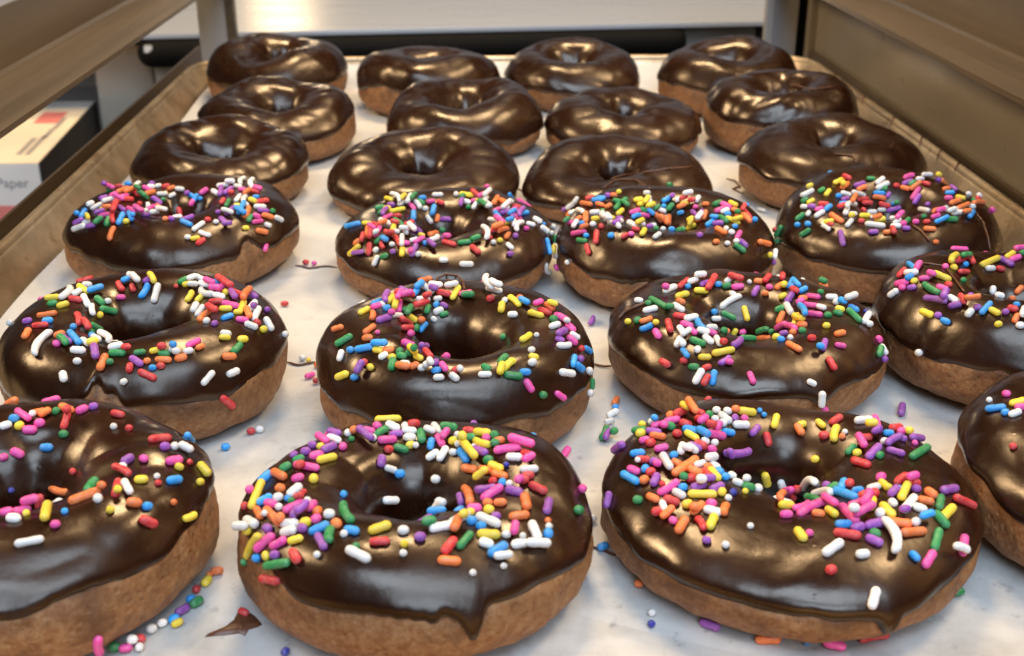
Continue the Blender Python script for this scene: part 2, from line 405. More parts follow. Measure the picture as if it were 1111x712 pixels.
# ------------------------------------------------------------------ sprinkles
def capsule(L, r, bend=0.0, seg=10):
    """a rod along x with round, slightly uneven ends"""
    rings = []; h = max(L / 2 - r, 0)
    for a in (-80, -50, -22): rings.append((-h + r * sin(rad(a)), r * cos(rad(a))))
    for k in range(5): rings.append((-h + 2 * h * k / 4, r * (1 + .05 * sin(k * 2.3 + L * 9))))
    for a in (22, 50, 80): rings.append((h + r * sin(rad(a)), r * cos(rad(a))))
    V, Fc = [], []; n = len(rings)
    for X, R in rings:
        z0 = bend * (1 - (X / (L / 2)) ** 2) if L > 0 else 0
        for k in range(seg):
            a = 2 * PI * k / seg; V.append((X, R * cos(a) + z0, R * sin(a)))
    for i in range(n - 1):
        for k in range(seg): Fc.append([i * seg + k, i * seg + (k + 1) % seg, (i + 1) * seg + (k + 1) % seg, (i + 1) * seg + k])
    Fc += [list(range(seg))[::-1], [(n - 1) * seg + k for k in range(seg)]]
    return V, [f[::-1] for f in Fc]
SR = .120
LENS = [.29, .38, .48, .58, .68, .80, .95, 1.15]
def smesh(cache={}, **k): pass
_cache = {}
def sprinkle_mesh(c, li, bent):
    key = (c, li, bent)
    if key not in _cache:
        if li < 0: V, Fc = capsule(2 * .1, .1)
        else: V, Fc = capsule(LENS[li], SR if li else SR * 1.02, (0, .06, .15)[bent] * LENS[li] * (1 if li > 2 else 0))
        me = bpy.data.meshes.new('sprinkle'); me.from_pydata([tuple(a * S for a in v) for v in V], [], Fc)
        me.polygons.foreach_set('use_smooth', [True] * len(Fc)); me.materials.append(M['s' + c]); me.update()
        _cache[key] = me
    return _cache[key]

placed = []       # (p, q, radius) axis segments already laid, for stacking
def seg_dist(a, b, c, d):
    best = 9
    for s in (0, .5, 1):
        p = a.lerp(b, s); e = d - c; t = 0 if e.length_squared < 1e-9 else max(0, min(1, (p - c).dot(e) / e.length_squared))
        best = min(best, (p - (c + e * t)).length)
    for s in (0, .5, 1):
        p = c.lerp(d, s); e = b - a; t = 0 if e.length_squared < 1e-9 else max(0, min(1, (p - a).dot(e) / e.length_squared))
        best = min(best, (p - (a + e * t)).length)
    return best

def lay(P, N, direction, L, color, rng, sink=.46):
    """pose one sprinkle on the surface point P with normal N; returns mesh, matrix"""
    if L < .215: li = -1; L = .2; r = .1
    elif L < .335: li = 0; r = SR
    else: li = min(range(1, len(LENS)), key=lambda k: abs(LENS[k] - L)); r = SR
    if li >= 0: L = LENS[li]
    X = direction - N * direction.dot(N)
    X = X.normalized() if X.length > 1e-4 else N.orthogonal().normalized()
    X = (X + N * rng.uniform(-.10, .10)).normalized()
    lift = r * (1 - sink); h = max(L / 2 - r, 0)
    for _ in range(14):
        C = P + N * lift; a, b = C - X * h, C + X * h
        if all((C - pc).length > 1.3 or seg_dist(a, b, pa, pb) > (r + pr) * .80 for pa, pb, pr, pc in placed): break
        lift += r * .30
    placed.append((a, b, r, C))
    Y = N.cross(X).normalized(); Z = X.cross(Y); sc = rng.uniform(.86, 1.10)
    spin = rng.choice((0, 0, PI)); 
    R = Matrix((X, Y, Z)).transposed() @ Matrix.Rotation(spin + rng.uniform(-.4, .4), 3, 'X')
    bent = rng.choice((0, 0, 0, 1))
    if li == len(LENS) - 1: bent = 2 if color == 'w' else rng.choice((0, 1))
    return sprinkle_mesh(color, li, bent), Matrix.LocRotScale(C * S, R.to_quaternion(), Vector((sc,) * 3)), L

def parse(text):
    x0 = y0 = 0; sc = 1
    for line in text.strip().split('\n'):
        if line[0] == '@': x0, y0, sc = map(float, line[1:].split(',')); continue
        for e in line.split(';'):
            a = e[1:].split(','); yield e[0], x0 + float(a[0]) / sc, y0 + float(a[1]) / sc, float(a[2]), float(a[3]) / sc

SPRINKLES = """
@70,180,4.273
g212,97,0,40;r252,88,20,50;b295,88,-40,60;w347,100,80,50;o270,118,20,60;p213,122,-30,40;v195,105,30,30;p260,150,15,80;o300,135,20,60;r330,130,-30,40;r285,160,0,70;p230,160,20,50;r235,175,20,45;o178,157,0,40;v183,165,20,40;w205,185,20,60;w150,193,25,70;w130,200,30,40;y180,208,0,35;p250,185,-20,60;v258,200,-40,60;p310,210,-30,60;r345,180,0,30;o200,212,0,50;p185,235,10,60;v170,232,20,60;r228,240,90,60;r235,215,70,50;b90,225,60,50;b75,240,0,30;v68,262,30,50;w70,290,15,65;w105,265,30,40;y120,252,-60,35;v125,282,10,50;g165,268,35,50;g203,262,70,40;b262,250,60,55;b305,238,-70,50;b320,255,80,30;y287,263,0,28;p340,228,-30,50;v378,233,0,50;w415,235,5,40;w452,238,-10,55;o468,252,0,35;v497,252,0,30;g350,150,-40,60;g372,148,-30,40;g330,140,-30,40;p380,110,-30,50;v405,88,0,30;w435,98,10,40;w450,135,0,50;o495,108,20,45;r470,100,10,40;w535,112,-10,50;w498,140,30,45;g455,160,0,30;v425,165,-35,60;o440,197,-35,65;w370,195,60,50;p395,205,20,40;o395,130,20,50;w400,105,0,40
b590,145,-30,50;b610,160,60,50;b628,155,0,30;v580,142,30,30;p600,185,60,35;p648,122,35,50;r535,215,-75,50;v575,247,15,60;b565,270,-25,65;w622,285,35,70;w650,318,-20,75;w572,335,0,35;y607,340,10,50;r632,355,35,50;r665,255,0,28;w703,265,0,34;v735,260,-45,50;v752,280,0,50;w702,127,-30,35;w735,95,10,55;w770,92,0,50;w805,100,-20,45;w830,80,60,45;v760,120,40,55;r775,128,0,30;v735,135,80,40;r735,170,75,55;g757,178,70,60;w805,155,50,45;w847,168,-80,90;y800,188,0,40;y872,178,-20,40;b888,150,0,35;r880,125,-20,50;r915,170,10,60;p895,125,-20,40;w877,88,90,45;p825,115,0,40;o850,140,40,40;w905,195,0,55;v920,212,-10,55;g962,215,0,25;v712,220,0,30;v770,212,40,50;w755,232,-15,65;b820,205,60,60;b812,230,-30,60;o843,220,70,50;g858,247,60,35;p892,262,10,55;p885,245,-20,40;o940,240,-15,55;w990,250,-20,42;w940,278,-20,38;o912,307,-15,55;y838,292,0,38;p930,382,75,45;o223,318,70,62
@355,195,4.273
b120,215,15,80;y185,208,0,45;o190,245,85,55;y130,330,40,75;v155,343,5,70;r198,325,85,60;r178,285,80,50;p235,245,60,60;o150,300,40,45;w228,330,30,35;w228,378,65,60;g267,358,20,40;v306,338,0,28;y348,338,85,42;w347,300,88,70;v402,332,65,60;p390,350,70,30;w422,350,20,36;w540,377,0,46;w645,396,0,68;r258,307,-70,45;b270,290,-30,40;g240,285,40,45;w302,305,0,35;r325,290,-60,50;w272,203,-15,65;p280,178,30,50;r325,173,0,35;v268,170,50,45;g330,203,-40,50;g245,135,10,45;g255,155,20,35;y278,138,0,35;y285,97,-25,45;y325,147,10,75;v297,122,0,35;w315,108,-40,60;w345,115,30,40;y355,110,50,40;p392,132,-50,45;w417,120,-50,45;g432,108,-30,45;w380,108,60,40;g400,105,50,40;b440,95,0,40;p480,105,10,50;r525,110,-20,45;w453,138,0,25;b397,170,90,38;b490,145,75,60;b487,165,60,35;w470,187,-60,45;o510,182,80,45;v550,188,0,58;g535,235,0,30;w512,75,5,55;w598,72,80,32
y648,75,-10,65;w640,105,-20,50;p685,100,20,45;r690,82,-40,45;g630,95,40,35;v630,122,75,42;g657,132,0,30;y705,115,-50,40;w690,138,60,45;p720,95,30,50;w735,110,-30,60;g727,135,-30,45;w752,122,-80,50;w745,95,40,50;o782,100,60,45;o820,108,-30,45;w850,122,60,50;w835,142,40,55;p790,145,20,50;b790,170,-50,45;v825,155,20,45;p860,150,40,50;r880,130,-20,40;v895,150,20,45;b912,160,10,45;p880,180,-30,50;b860,175,30,40;w770,195,-15,50;y835,205,20,60;p800,212,-30,45;v900,178,60,45;o815,240,15,65;w850,225,-60,45;g875,222,0,40;w890,235,55,50;p922,232,0,28;b845,235,20,38;w942,212,-15,48;w972,193,-35,45;b1002,210,0,22;w1005,235,-40,45;w1062,222,0,33;b1020,310,-80,100;w1035,250,10,30;g1055,275,60,70;y1043,322,80,40;w1062,355,0,30;w1028,408,-75,45;p1060,405,82,60;v860,205,0,30;v872,265,60,32;o835,265,60,38;r770,250,20,45;r745,262,-50,40;o790,248,15,50;w728,265,-70,65;w770,295,0,30;y800,287,0,34;w845,313,-45,50;v847,347,10,34;r687,328,-35,48;g640,295,8,75;g690,288,20,50;r565,300,-20,70;v540,288,-30,35;p555,292,0,40;r515,268,-10,40;w490,278,20,50;o480,255,0,45;y435,263,-10,60;o460,265,20,40;v410,235,-30,60;b378,215,20,50;w375,245,60,50;w355,255,0,50;w380,268,-50,50;w400,285,10,45;p425,295,30,60;b452,300,-60,36;v483,312,-45,50;p365,300,0,45;r365,230,20,45;y305,240,80,45;w320,260,0,45;r285,262,-30,50;r300,275,10,40;w232,265,30,40;r228,215,-20,45;o260,222,20,50;r310,222,-10,50;p215,240,-30,40;r215,285,80,40
@590,195,4.273
w125,122,35,50;w155,103,55,45;v97,140,30,30;o120,155,60,38;w170,152,-30,40;o198,117,-10,58;r215,87,15,45;b240,100,0,35;b263,90,-10,40;v297,78,0,28;o325,80,0,35;y347,78,20,30;g345,105,-10,55;g370,125,-35,55;g377,97,0,28;o260,120,-20,45;o298,128,20,35;b270,105,30,40;w238,158,5,50;g270,158,20,32;g340,128,60,40;y352,155,40,40;y240,188,0,40;y313,183,0,38;o195,180,90,60;o165,185,30,45;p132,205,0,45;g122,208,40,35;w152,215,60,45;b178,208,0,35;w230,212,0,30;r268,222,70,35;w285,185,75,45;w295,205,-45,60;w320,210,-20,50;v350,185,-35,58;v338,220,30,40;w358,212,70,45;p165,250,8,68;o200,238,20,45;g180,285,-5,55;b200,263,10,32;r245,270,85,62;r207,325,-72,60;b313,263,10,32;r375,265,30,40;p405,257,0,26;r425,235,-10,40;w408,212,-30,40;y443,218,20,42;y462,248,60,38;w455,205,-60,40;w525,265,35,42;v490,237,5,42;w503,213,0,35;g520,232,20,30;o525,178,-45,55;o545,195,-45,55;o580,190,85,52;o558,205,90,45;w552,235,0,35;b592,237,20,35;g638,238,10,52;p420,152,20,50;w433,168,80,32;b420,185,20,45;p465,168,-10,50;b490,158,-40,45;y437,97,10,45;y447,117,10,40;y470,108,50,45;w490,105,-75,60;w470,85,0,35;y485,135,20,40;g460,145,-20,40;w545,142,-20,58;g515,140,30,45;b570,95,25,50;v597,92,70,32;w622,97,30,35;b555,125,0,30;g588,135,50,45
y655,112,10,45;o640,130,20,45;r650,97,20,45;w672,92,10,50;w713,95,60,38;r690,108,10,40;b635,157,15,38;p705,130,0,32;v735,152,0,28;v705,165,-40,45;y683,187,30,42;y687,222,25,60;y700,215,60,40;o730,185,20,50;o755,180,70,45;w745,210,60,45;b775,205,40,55;b795,190,0,45;v808,208,0,50;v722,263,20,32;g830,190,-30,45;y875,195,-20,75;y890,205,10,55;b852,165,0,28;b885,222,0,34;o820,242,-25,58;w845,232,30,35;w868,250,0,32;p900,262,60,42;o797,293,0,30;w848,300,0,32;w890,290,0,25;v920,300,-45,52;g905,322,-35,70;o1018,297,-15,55;p818,145,20,55;p845,125,-20,50;g805,115,20,45;y875,130,-25,50;o895,150,-15,60;r920,152,60,35;o905,180,-30,50;o930,200,-45,55;r940,165,-45,65;b975,190,10,32;g895,175,0,30;o752,118,0,35;w840,150,20,40;y1043,350,70,32;w1070,345,80,50;v1080,382,20,32;g1080,293,15,55;w115,383,0,30
@835,180,4.273
r27,298,20,30;g47,305,60,65;g32,357,10,55;w175,130,30,65;y190,118,20,40;g240,118,30,35;y268,130,50,35;y320,75,25,55;r350,72,-20,45;o345,95,40,45;y330,105,70,32;b317,145,0,25;v415,90,20,60;p432,105,0,45;o418,118,20,45;g468,63,0,45;w510,72,35,50;w522,95,25,65;w350,135,-20,45;w385,147,-20,55;w415,140,0,55;r430,160,0,50;g530,112,60,32;b505,130,0,60;v548,138,60,35;o505,152,-10,68;p645,55,20,55;v640,80,20,55;o628,107,-15,55;r588,95,0,25;g660,90,30,35;w695,65,10,40;w722,62,0,60;r725,88,-10,50;o675,102,35,70;v780,48,-20,45;y773,63,0,38;p678,132,60,65;v685,158,60,58;o818,112,10,40;v850,108,-30,38;b835,130,0,48;p830,155,0,45;y883,153,-10,48;o860,172,20,50;w920,110,10,35;r962,107,30,30;w960,130,0,25;p1027,145,0,26;g943,165,40,30;o967,178,5,65;w938,195,0,32;b932,230,55,48;o895,200,15,60;g835,253,-5,70;b792,267,20,72;o742,298,0,72;o768,357,0,36;o775,215,35,60;w820,205,65,50;w850,215,85,45;w840,235,20,45;p770,240,20,45;p790,225,20,40;r728,265,10,45;p677,265,0,30;g715,240,20,35;w718,210,0,40;v735,183,30,32;w888,222,0,40;o905,232,10,40
g165,165,30,40;y192,170,30,50;w162,195,0,35;w182,225,60,36;p230,205,20,45;v200,205,0,40;r250,183,-10,50;b272,200,40,38;w232,228,30,55;g145,240,40,55;b132,277,0,34;b180,273,0,34;g167,312,35,62;y275,263,10,52;w262,292,-35,52;r285,285,-10,40;o310,248,-30,65;w370,270,50,50;y378,255,10,35;v335,338,-78,72;w355,212,70,40;w372,208,20,45;w385,228,0,40;r330,200,20,40;b338,180,0,40;v345,165,20,35;o370,190,60,35;r447,178,0,55;r430,210,80,45;r425,262,0,30;y440,237,-5,52;o480,240,-15,50;w470,215,0,45;w515,205,0,38;r530,180,-15,60;v575,203,15,70;b578,178,0,40;g590,180,30,35;y513,255,5,48;o500,260,20,40;w488,280,-8,90;v480,312,5,50;o545,313,0,40;r573,312,-70,42;w570,250,0,40;w590,262,30,40;p608,255,40,40;g635,260,50,38;w585,285,0,60;v633,295,0,45;p620,280,20,30
@0,290,3.469
w28,213,0,32;y198,120,10,58;g198,142,10,40;w245,103,55,65;y237,148,15,50;w290,100,30,40;y313,87,-30,52;w328,72,0,40;r283,127,-10,50;b357,98,15,62;w322,132,-60,52;g373,130,-45,48;w403,132,0,28;w340,172,-80,52;g405,165,-15,65;y372,183,70,28;v105,208,15,42;o178,183,8,95;b180,207,5,45;r152,225,0,68;o103,255,60,45;w165,290,55,140;b275,230,30,30;r290,200,-75,45;r310,230,-50,50;g357,232,-25,55;g340,248,0,35;o225,260,20,40;p215,293,-20,38;g240,293,-45,52;v250,278,-40,50;b280,270,-50,65;w322,287,-40,42;w360,275,-30,40;b345,262,0,35;w390,285,-45,80;y352,300,10,50;w295,318,0,52;w293,358,0,30;p358,320,80,40;v363,340,-80,52;o388,362,70,62;g415,360,0,28;w437,303,10,60;g443,328,0,65;r480,318,0,40;g527,325,5,62;y587,318,15,55;r610,315,0,40;g618,330,0,50;v515,358,-35,62;o555,357,20,40;o615,352,-5,75;b575,382,0,32;r490,382,80,45;r605,375,0,38;r555,408,-25,75;w650,315,0,34;b652,312,-20,30;w663,328,0,30;o680,345,10,42;w708,320,10,40;p727,290,30,65;o752,305,20,40;w242,413,-80,44;w468,433,30,34;w780,417,50,75;w873,397,25,45;r853,505,-40,55;o860,338,0,52;g888,308,45,50;y845,270,0,48;w848,255,-10,40;y910,275,0,40;y988,238,30,26;w1007,218,-60,52;w1068,255,0,24
p455,117,0,38;r455,75,-60,45;b475,60,20,40;r500,82,-70,35;w500,40,-30,40;w513,60,-50,45;b543,92,60,65;v560,52,30,50;y575,58,-60,42;w588,100,75,75;r663,75,0,22;g692,55,30,50;y705,68,20,36;w725,55,20,50;w730,75,0,50;y715,113,60,55;w760,50,-20,60;w770,68,-15,50;b813,62,10,36;y755,120,40,50;p795,75,-20,45;r845,78,-35,70;p830,85,40,40;w785,95,-30,60;p815,100,0,45;w825,115,-15,45;r815,135,5,55;y850,100,-40,30;r895,105,-25,70;v880,120,-60,40;v940,118,-30,50;o925,128,50,40;p868,147,-10,62;y912,152,70,38;y850,162,0,48;w948,150,50,40;v948,165,0,35;w962,180,65,48;y895,175,0,45;b855,193,15,50;p910,203,-10,50;o930,182,-70,40;w943,225,-20,58;r965,213,-20,34;w757,168,55,60;w738,155,60,40;o770,190,40,50;r800,185,-40,50;w778,208,30,36;v808,218,30,36;v1003,165,10,30
@340,295,3.469
y192,153,25,55;o95,217,20,52;b238,122,30,42;p235,147,10,40;o220,170,85,38;w258,130,60,30;v275,115,75,42;b275,143,0,30;y293,107,40,40;p320,135,80,50;y300,138,75,58;r340,102,-10,80;p310,125,60,40;p335,125,10,50;v342,75,-25,42;b383,78,60,40;b400,70,40,40;w412,108,0,56;w430,68,-40,55;w460,68,-5,65;g355,145,5,50;r395,137,15,60;r420,120,20,40;v265,183,15,55;p287,180,0,35;w310,170,0,45;g340,165,60,40;y368,178,-35,50;o390,190,0,35;r345,193,-30,45;r350,215,0,45;g382,213,70,35;b410,210,50,50;p363,237,0,26;p242,233,0,22;o212,222,40,58;o205,255,5,42;g118,262,35,78;w107,318,78,55;b143,298,0,30;b195,292,12,75;b250,287,0,65;y243,300,-10,40;o282,300,10,40;w265,322,30,45;y297,327,0,30;g325,305,60,35;g332,322,-10,40;g298,352,80,45;r193,345,60,28;v185,368,60,55;y218,363,-35,30;y113,392,25,50;b158,398,20,34;p355,278,-20,58;v410,280,0,40;r430,313,-50,45;g360,312,0,35;y372,320,-50,45;y395,328,-30,40;g382,335,60,30;w345,350,0,45;o340,365,-10,52;o380,358,25,45;w408,367,0,36;w430,365,30,40;w440,372,-60,40;b462,375,10,42;v460,347,60,34;p490,370,-55,48;w472,402,5,50;r535,375,20,34;w530,400,-40,48;w553,380,-60,36;w645,390,0,55;g650,370,-25,45
y735,355,40,65;y703,375,75,45;g715,335,50,52;g718,247,80,35;y800,253,40,50;w840,243,0,22;w820,300,10,36;y827,325,-15,48;w822,345,10,30;b795,380,0,48;g750,393,-8,72;p808,430,-60,58;p925,467,-35,50;g860,463,0,26;w950,382,-10,50;b975,337,75,58;b995,360,-45,42;v1000,330,30,30;w940,280,0,55;v925,260,-20,40;v928,245,30,40;p970,262,-40,55;w980,245,-35,48;r1003,292,60,28;b1028,297,-40,42;p965,215,-45,50;w945,205,-20,35;w908,208,15,40;g903,183,10,25;p930,180,-30,55;r870,155,-20,55;o885,150,-30,50;y895,158,-20,45;w1033,375,-50,35;g1042,422,-65,52;w1035,455,0,28;y838,165,-12,65;w752,165,0,42;y710,137,80,38;w722,112,50,30;y757,115,-40,58;o778,102,0,35;b795,123,-25,45;r667,105,20,30;w680,72,-10,70;w668,65,-60,45;w695,85,-20,50;y535,83,60,60;r490,90,-15,60;w520,70,10,60;v450,85,-20,40;p575,85,10,65;g585,97,0,45;w468,105,10,38;b462,127,60,32;v492,130,-25,42;w470,150,25,42;w453,180,-45,34;g492,162,20,42;g428,143,75,45;p845,140,20,40
@650,285,3.469
w150,148,0,36;w267,105,20,48;p250,112,0,25;r317,83,45,75;y312,128,15,50;o305,152,-25,40;b332,95,0,24;w350,85,20,45;w375,82,0,45;y383,110,0,52;v400,85,20,45;r420,90,60,55;b448,87,0,30;w490,68,35,40;g480,92,10,36;r515,75,-20,60;p522,95,10,52;w565,77,0,20;o600,75,0,42;r632,70,50,35;v590,112,60,45;p640,97,-10,32;o625,120,0,26;r690,57,85,40;o680,93,30,40;y697,97,40,32;y692,130,30,36;b725,77,60,34;b722,95,0,40;b745,95,-40,36;b768,107,30,40;r738,115,-30,34;v717,138,55,48;o768,140,0,34;p808,133,-5,60;g835,130,0,25;w875,135,0,52;w893,152,20,34;b910,160,-20,36;w930,160,15,40;y905,180,-15,45;b955,178,-30,45;g958,203,-40,75;g898,195,-10,42;w1003,212,60,42;w1012,238,10,30;n1000,188,0,16;p795,165,-5,75;p765,168,30,40;w838,180,-15,40;p812,200,-8,68;g860,203,0,34;y855,243,0,28;o905,272,10,38;r800,290,0,34;v845,315,75,42;b825,333,-20,38;p905,317,-15,45;r872,383,-62,62;o733,322,-32,70;g683,178,20,40;w717,178,-60,42;o688,212,65,48;y743,220,70,48;y760,225,-20,45;b775,215,-60,45;p722,250,-20,55;o765,240,0,40;g765,262,0,34;v695,272,10,45;p690,245,20,45;o730,268,40,34;b685,295,0,28;w720,287,0,22;g620,257,15,58;o622,288,5,85;g560,290,0,70;g655,262,10,30;y668,287,0,30;p540,260,20,30
y503,270,60,70;g468,262,0,30;v517,305,40,38;w447,300,-65,45;w410,295,-35,48;r465,318,0,30;y467,340,12,88;y397,360,0,60;v472,372,30,55;p490,383,0,32;b430,435,80,60;r403,445,60,48;r405,397,15,40;g357,395,0,40;w375,430,60,60;p573,437,-68,62;r250,380,-30,45;r320,372,0,28;b327,350,-55,55;w320,328,-60,36;w370,332,60,36;g370,303,-20,65;w300,303,60,38;w325,285,30,50;w310,262,-55,45;p328,240,-15,50;p350,262,-40,48;b383,240,-60,45;w390,272,-15,50;w423,250,0,40;p425,270,-15,40;w345,213,20,42;r302,207,-10,48;r263,243,-75,48;p220,272,-60,42;b180,247,20,62;o178,220,20,62;y112,227,0,30;g148,222,30,28;y217,240,0,24;w193,182,10,65;g225,158,-25,80;g185,158,0,30;g262,183,0,36;w297,175,-30,50;b430,187,0,30;w437,212,0,36;g487,200,-25,72;y552,193,-75,65;w495,150,30,88;w503,122,-20,32;w797,455,-25,45;w835,513,82,65;p845,550,0,34;p1048,292,-60,34;w1065,330,-65,52;g1052,335,80,36;v1068,363,0,34
@930,255,3.558
w143,228,35,48;p175,190,10,55;r175,150,45,55;b210,123,-35,36;p240,130,60,36;w210,150,0,55;b210,178,30,45;p178,207,0,34;v213,207,10,42;y222,182,20,30;p260,172,10,55;p285,165,-20,42;y325,165,-20,78;r352,197,-10,32;g290,212,-32,80;p328,217,-25,45;v303,255,-8,85;v343,245,70,40;w370,252,-30,45;v378,275,10,60;r405,260,-60,45;o450,270,5,75;v437,240,30,32;b497,287,48,78;w435,305,50,38;v465,285,10,40;y530,300,-30,52;v572,302,20,36;r600,290,-10,50;b615,275,0,34;o598,247,0,30;w520,215,80,40;w548,240,25,50;o625,215,45,50;y545,348,15,38;o612,325,60,48;w640,310,70,38;w628,352,0,36;y272,305,-20,48;v315,313,0,32;b342,335,-20,42;w243,452,0,30;y510,107,18,62;v572,107,-28,60;y590,82,30,42;w510,133,0,36;r550,135,-15,40;p610,95,20,48;p625,72,10,45;g638,87,0,30;r437,95,-70,62;r387,97,8,65;g405,103,10,40;b415,118,30,28;y362,110,50,55;y370,130,-40,32;p338,128,40,34;r408,147,0,38;g407,180,0,30;p577,620,0,42;w512,643,0,24;b535,675,10,95;y620,652,15,75;p630,672,10,50;w610,695,20,65;b572,692,20,38
@0,425,2.481
w15,95,20,35;b38,77,0,32;y52,95,35,32;p62,67,-40,52;p80,105,0,36;p107,88,10,34;o105,60,10,48;o122,66,30,40;w88,72,30,20;g152,57,40,28;o180,50,-20,36;r178,82,70,55;r187,68,60,30;g173,117,0,24;p222,53,25,40;v252,45,10,26;r317,65,-10,40;w307,98,0,16;r348,103,0,17;b127,153,0,34;p45,168,-25,40;p10,178,20,30;n30,265,0,18;r200,217,0,17;o163,263,-15,70;g250,257,45,40;r110,295,85,40;y125,327,82,46;o230,287,20,95;w265,293,-70,32;o278,272,0,30;r315,265,75,45;y317,283,0,15;w342,268,-60,45;b395,313,0,34;o360,303,-5,42;r397,353,-22,55;y297,322,0,20;b175,327,0,19;p150,362,10,38;w80,408,8,105;p55,328,15,60;p88,320,15,40;p20,340,10,50;w38,347,0,36;b12,322,10,26;y72,332,0,16;v345,187,35,42;w330,207,20,32;r330,227,-20,55;p388,185,-20,30;y380,242,0,38;w422,232,0,17;r425,250,0,17;b467,243,5,42;o465,300,0,19;p467,190,5,48;y480,207,-25,32;r508,193,0,18;r430,132,10,62;v443,153,0,30;w468,152,60,32;w495,160,-28,45;y545,212,-55,48;y535,247,0,28;y506,337,22,42;p265,680,-85,52
@250,450,3.562
r62,358,-35,42;g60,570,0,24;b140,248,45,62;g215,210,30,55;g265,180,20,60;v248,163,30,32;v292,150,10,45;v318,125,0,36;o190,238,-30,60;p295,207,-12,108;r275,218,20,40;p262,252,20,55;y322,255,85,45;y372,177,15,78;p333,165,8,58;y350,130,10,32;p360,110,-30,50;v382,135,25,55;w400,102,-20,60;v405,88,-10,60;p435,130,75,45;w455,78,80,42;o478,78,30,40;g468,100,0,22;v520,97,-40,78;p535,68,-20,60;p567,50,-20,40;w550,95,-20,34;g583,75,30,62;p605,103,5,72;v640,80,5,60;w627,52,-25,55;w673,50,60,40;r707,50,0,45;w690,68,-10,60;w692,93,0,55;g738,88,-85,55;g658,135,-20,70;y695,122,20,36;w717,130,0,26;r610,140,0,42;v580,183,85,48;w615,212,-20,55;b647,236,0,36;b435,314,0,20;w615,330,0,60;g453,385,-60,72;y578,445,15,95;r577,497,3,95;y672,505,0,30;w668,455,0,42;w668,540,0,30;g487,513,0,20;v732,480,0,42;w495,545,-25,100;w338,545,0,30;w440,467,0,28;b470,455,-15,65;o412,428,-40,50;g388,470,85,65;b345,447,20,98;v352,497,-60,65;y255,490,20,75;p190,500,25,75;p137,500,38,105;y95,510,58,115;w228,458,10,60;w233,427,5,60;v280,447,-20,45;y293,423,15,40;v257,395,60,55;v287,392,40,75;p247,362,28,102;p315,360,50,50;o338,380,40,50;p333,410,40,45;w383,392,0,42;o170,400,-45,95;o210,425,60,50;w150,402,0,30;o115,385,-60,50;b137,335,30,78;y115,325,62,108;p160,350,-10,50;w190,335,20,32;w190,362,0,26;b222,330,0,28;o195,292,0,34;w250,300,35,65;r258,323,0,26;r285,305,10,28;r278,345,20,24;g240,350,20,30;w85,420,-30,52;y72,450,0,42;w68,482,5,55;v148,445,-20,45;b107,558,0,38;y145,547,-75,50;v178,545,0,40;g185,580,8,110;r255,550,-60,62;r158,640,-10,92;p105,325,60,40;w300,350,0,28
@440,450,3.562
w95,80,-20,55;w122,60,-40,50;g170,75,-8,70;b100,118,80,50;p135,105,-60,58;p160,97,50,50;y185,107,30,36;w203,85,-20,40;w205,118,0,22;g238,98,3,75;r245,70,0,50;y298,77,-12,58;g345,87,-25,45;p315,97,-30,45;y300,115,-15,62;o363,107,10,50;g350,123,0,38;v292,145,-20,60;w267,128,0,26;y262,150,-50,95;y245,125,-75,45;b228,162,-55,58;w107,160,35,68;w147,155,60,75;w187,150,0,30;p395,140,8,108;p445,132,-18,105;w420,170,-5,70;r470,160,-20,50;p475,185,30,55;g323,180,10,40;n390,198,0,22;o252,212,-10,55;y352,205,-22,68;o315,218,-10,50;y312,248,35,75;o365,237,-15,72;w477,217,0,78;r472,242,0,60;r458,262,20,40;p440,275,30,48;r343,262,10,45;b377,268,70,32;w403,272,0,26;v315,292,10,85;p337,310,28,105;v420,303,-10,65;r510,290,-28,82;o245,318,-65,70;v220,330,-75,50;o320,348,0,45;o367,347,0,55;o463,343,-80,60;v547,360,78,58;p267,370,5,62;y323,375,-10,45;y250,385,20,40;v350,400,10,45;o438,398,5,78;o547,415,0,28;w207,410,30,80;b255,418,15,45;w320,415,-28,110;b290,438,0,48;w140,443,8,90;g88,438,12,60;o192,447,65,55;y218,435,30,40;y320,470,-3,82;r168,512,50,70;g228,492,48,95;o168,570,-5,85;w310,503,-20,55;b355,527,30,80;w372,557,5,80;w377,588,0,28;w258,615,0,30;w387,470,0,34;p420,457,80,58;w497,455,-65,72;w437,505,10,55;w507,505,0,100;w448,485,0,28;b547,465,80,40;w551,437,0,28;w120,250,0,42;w128,348,65,58;w158,348,40,65;p676,290,20,45;g663,373,0,38
@645,435,3.552
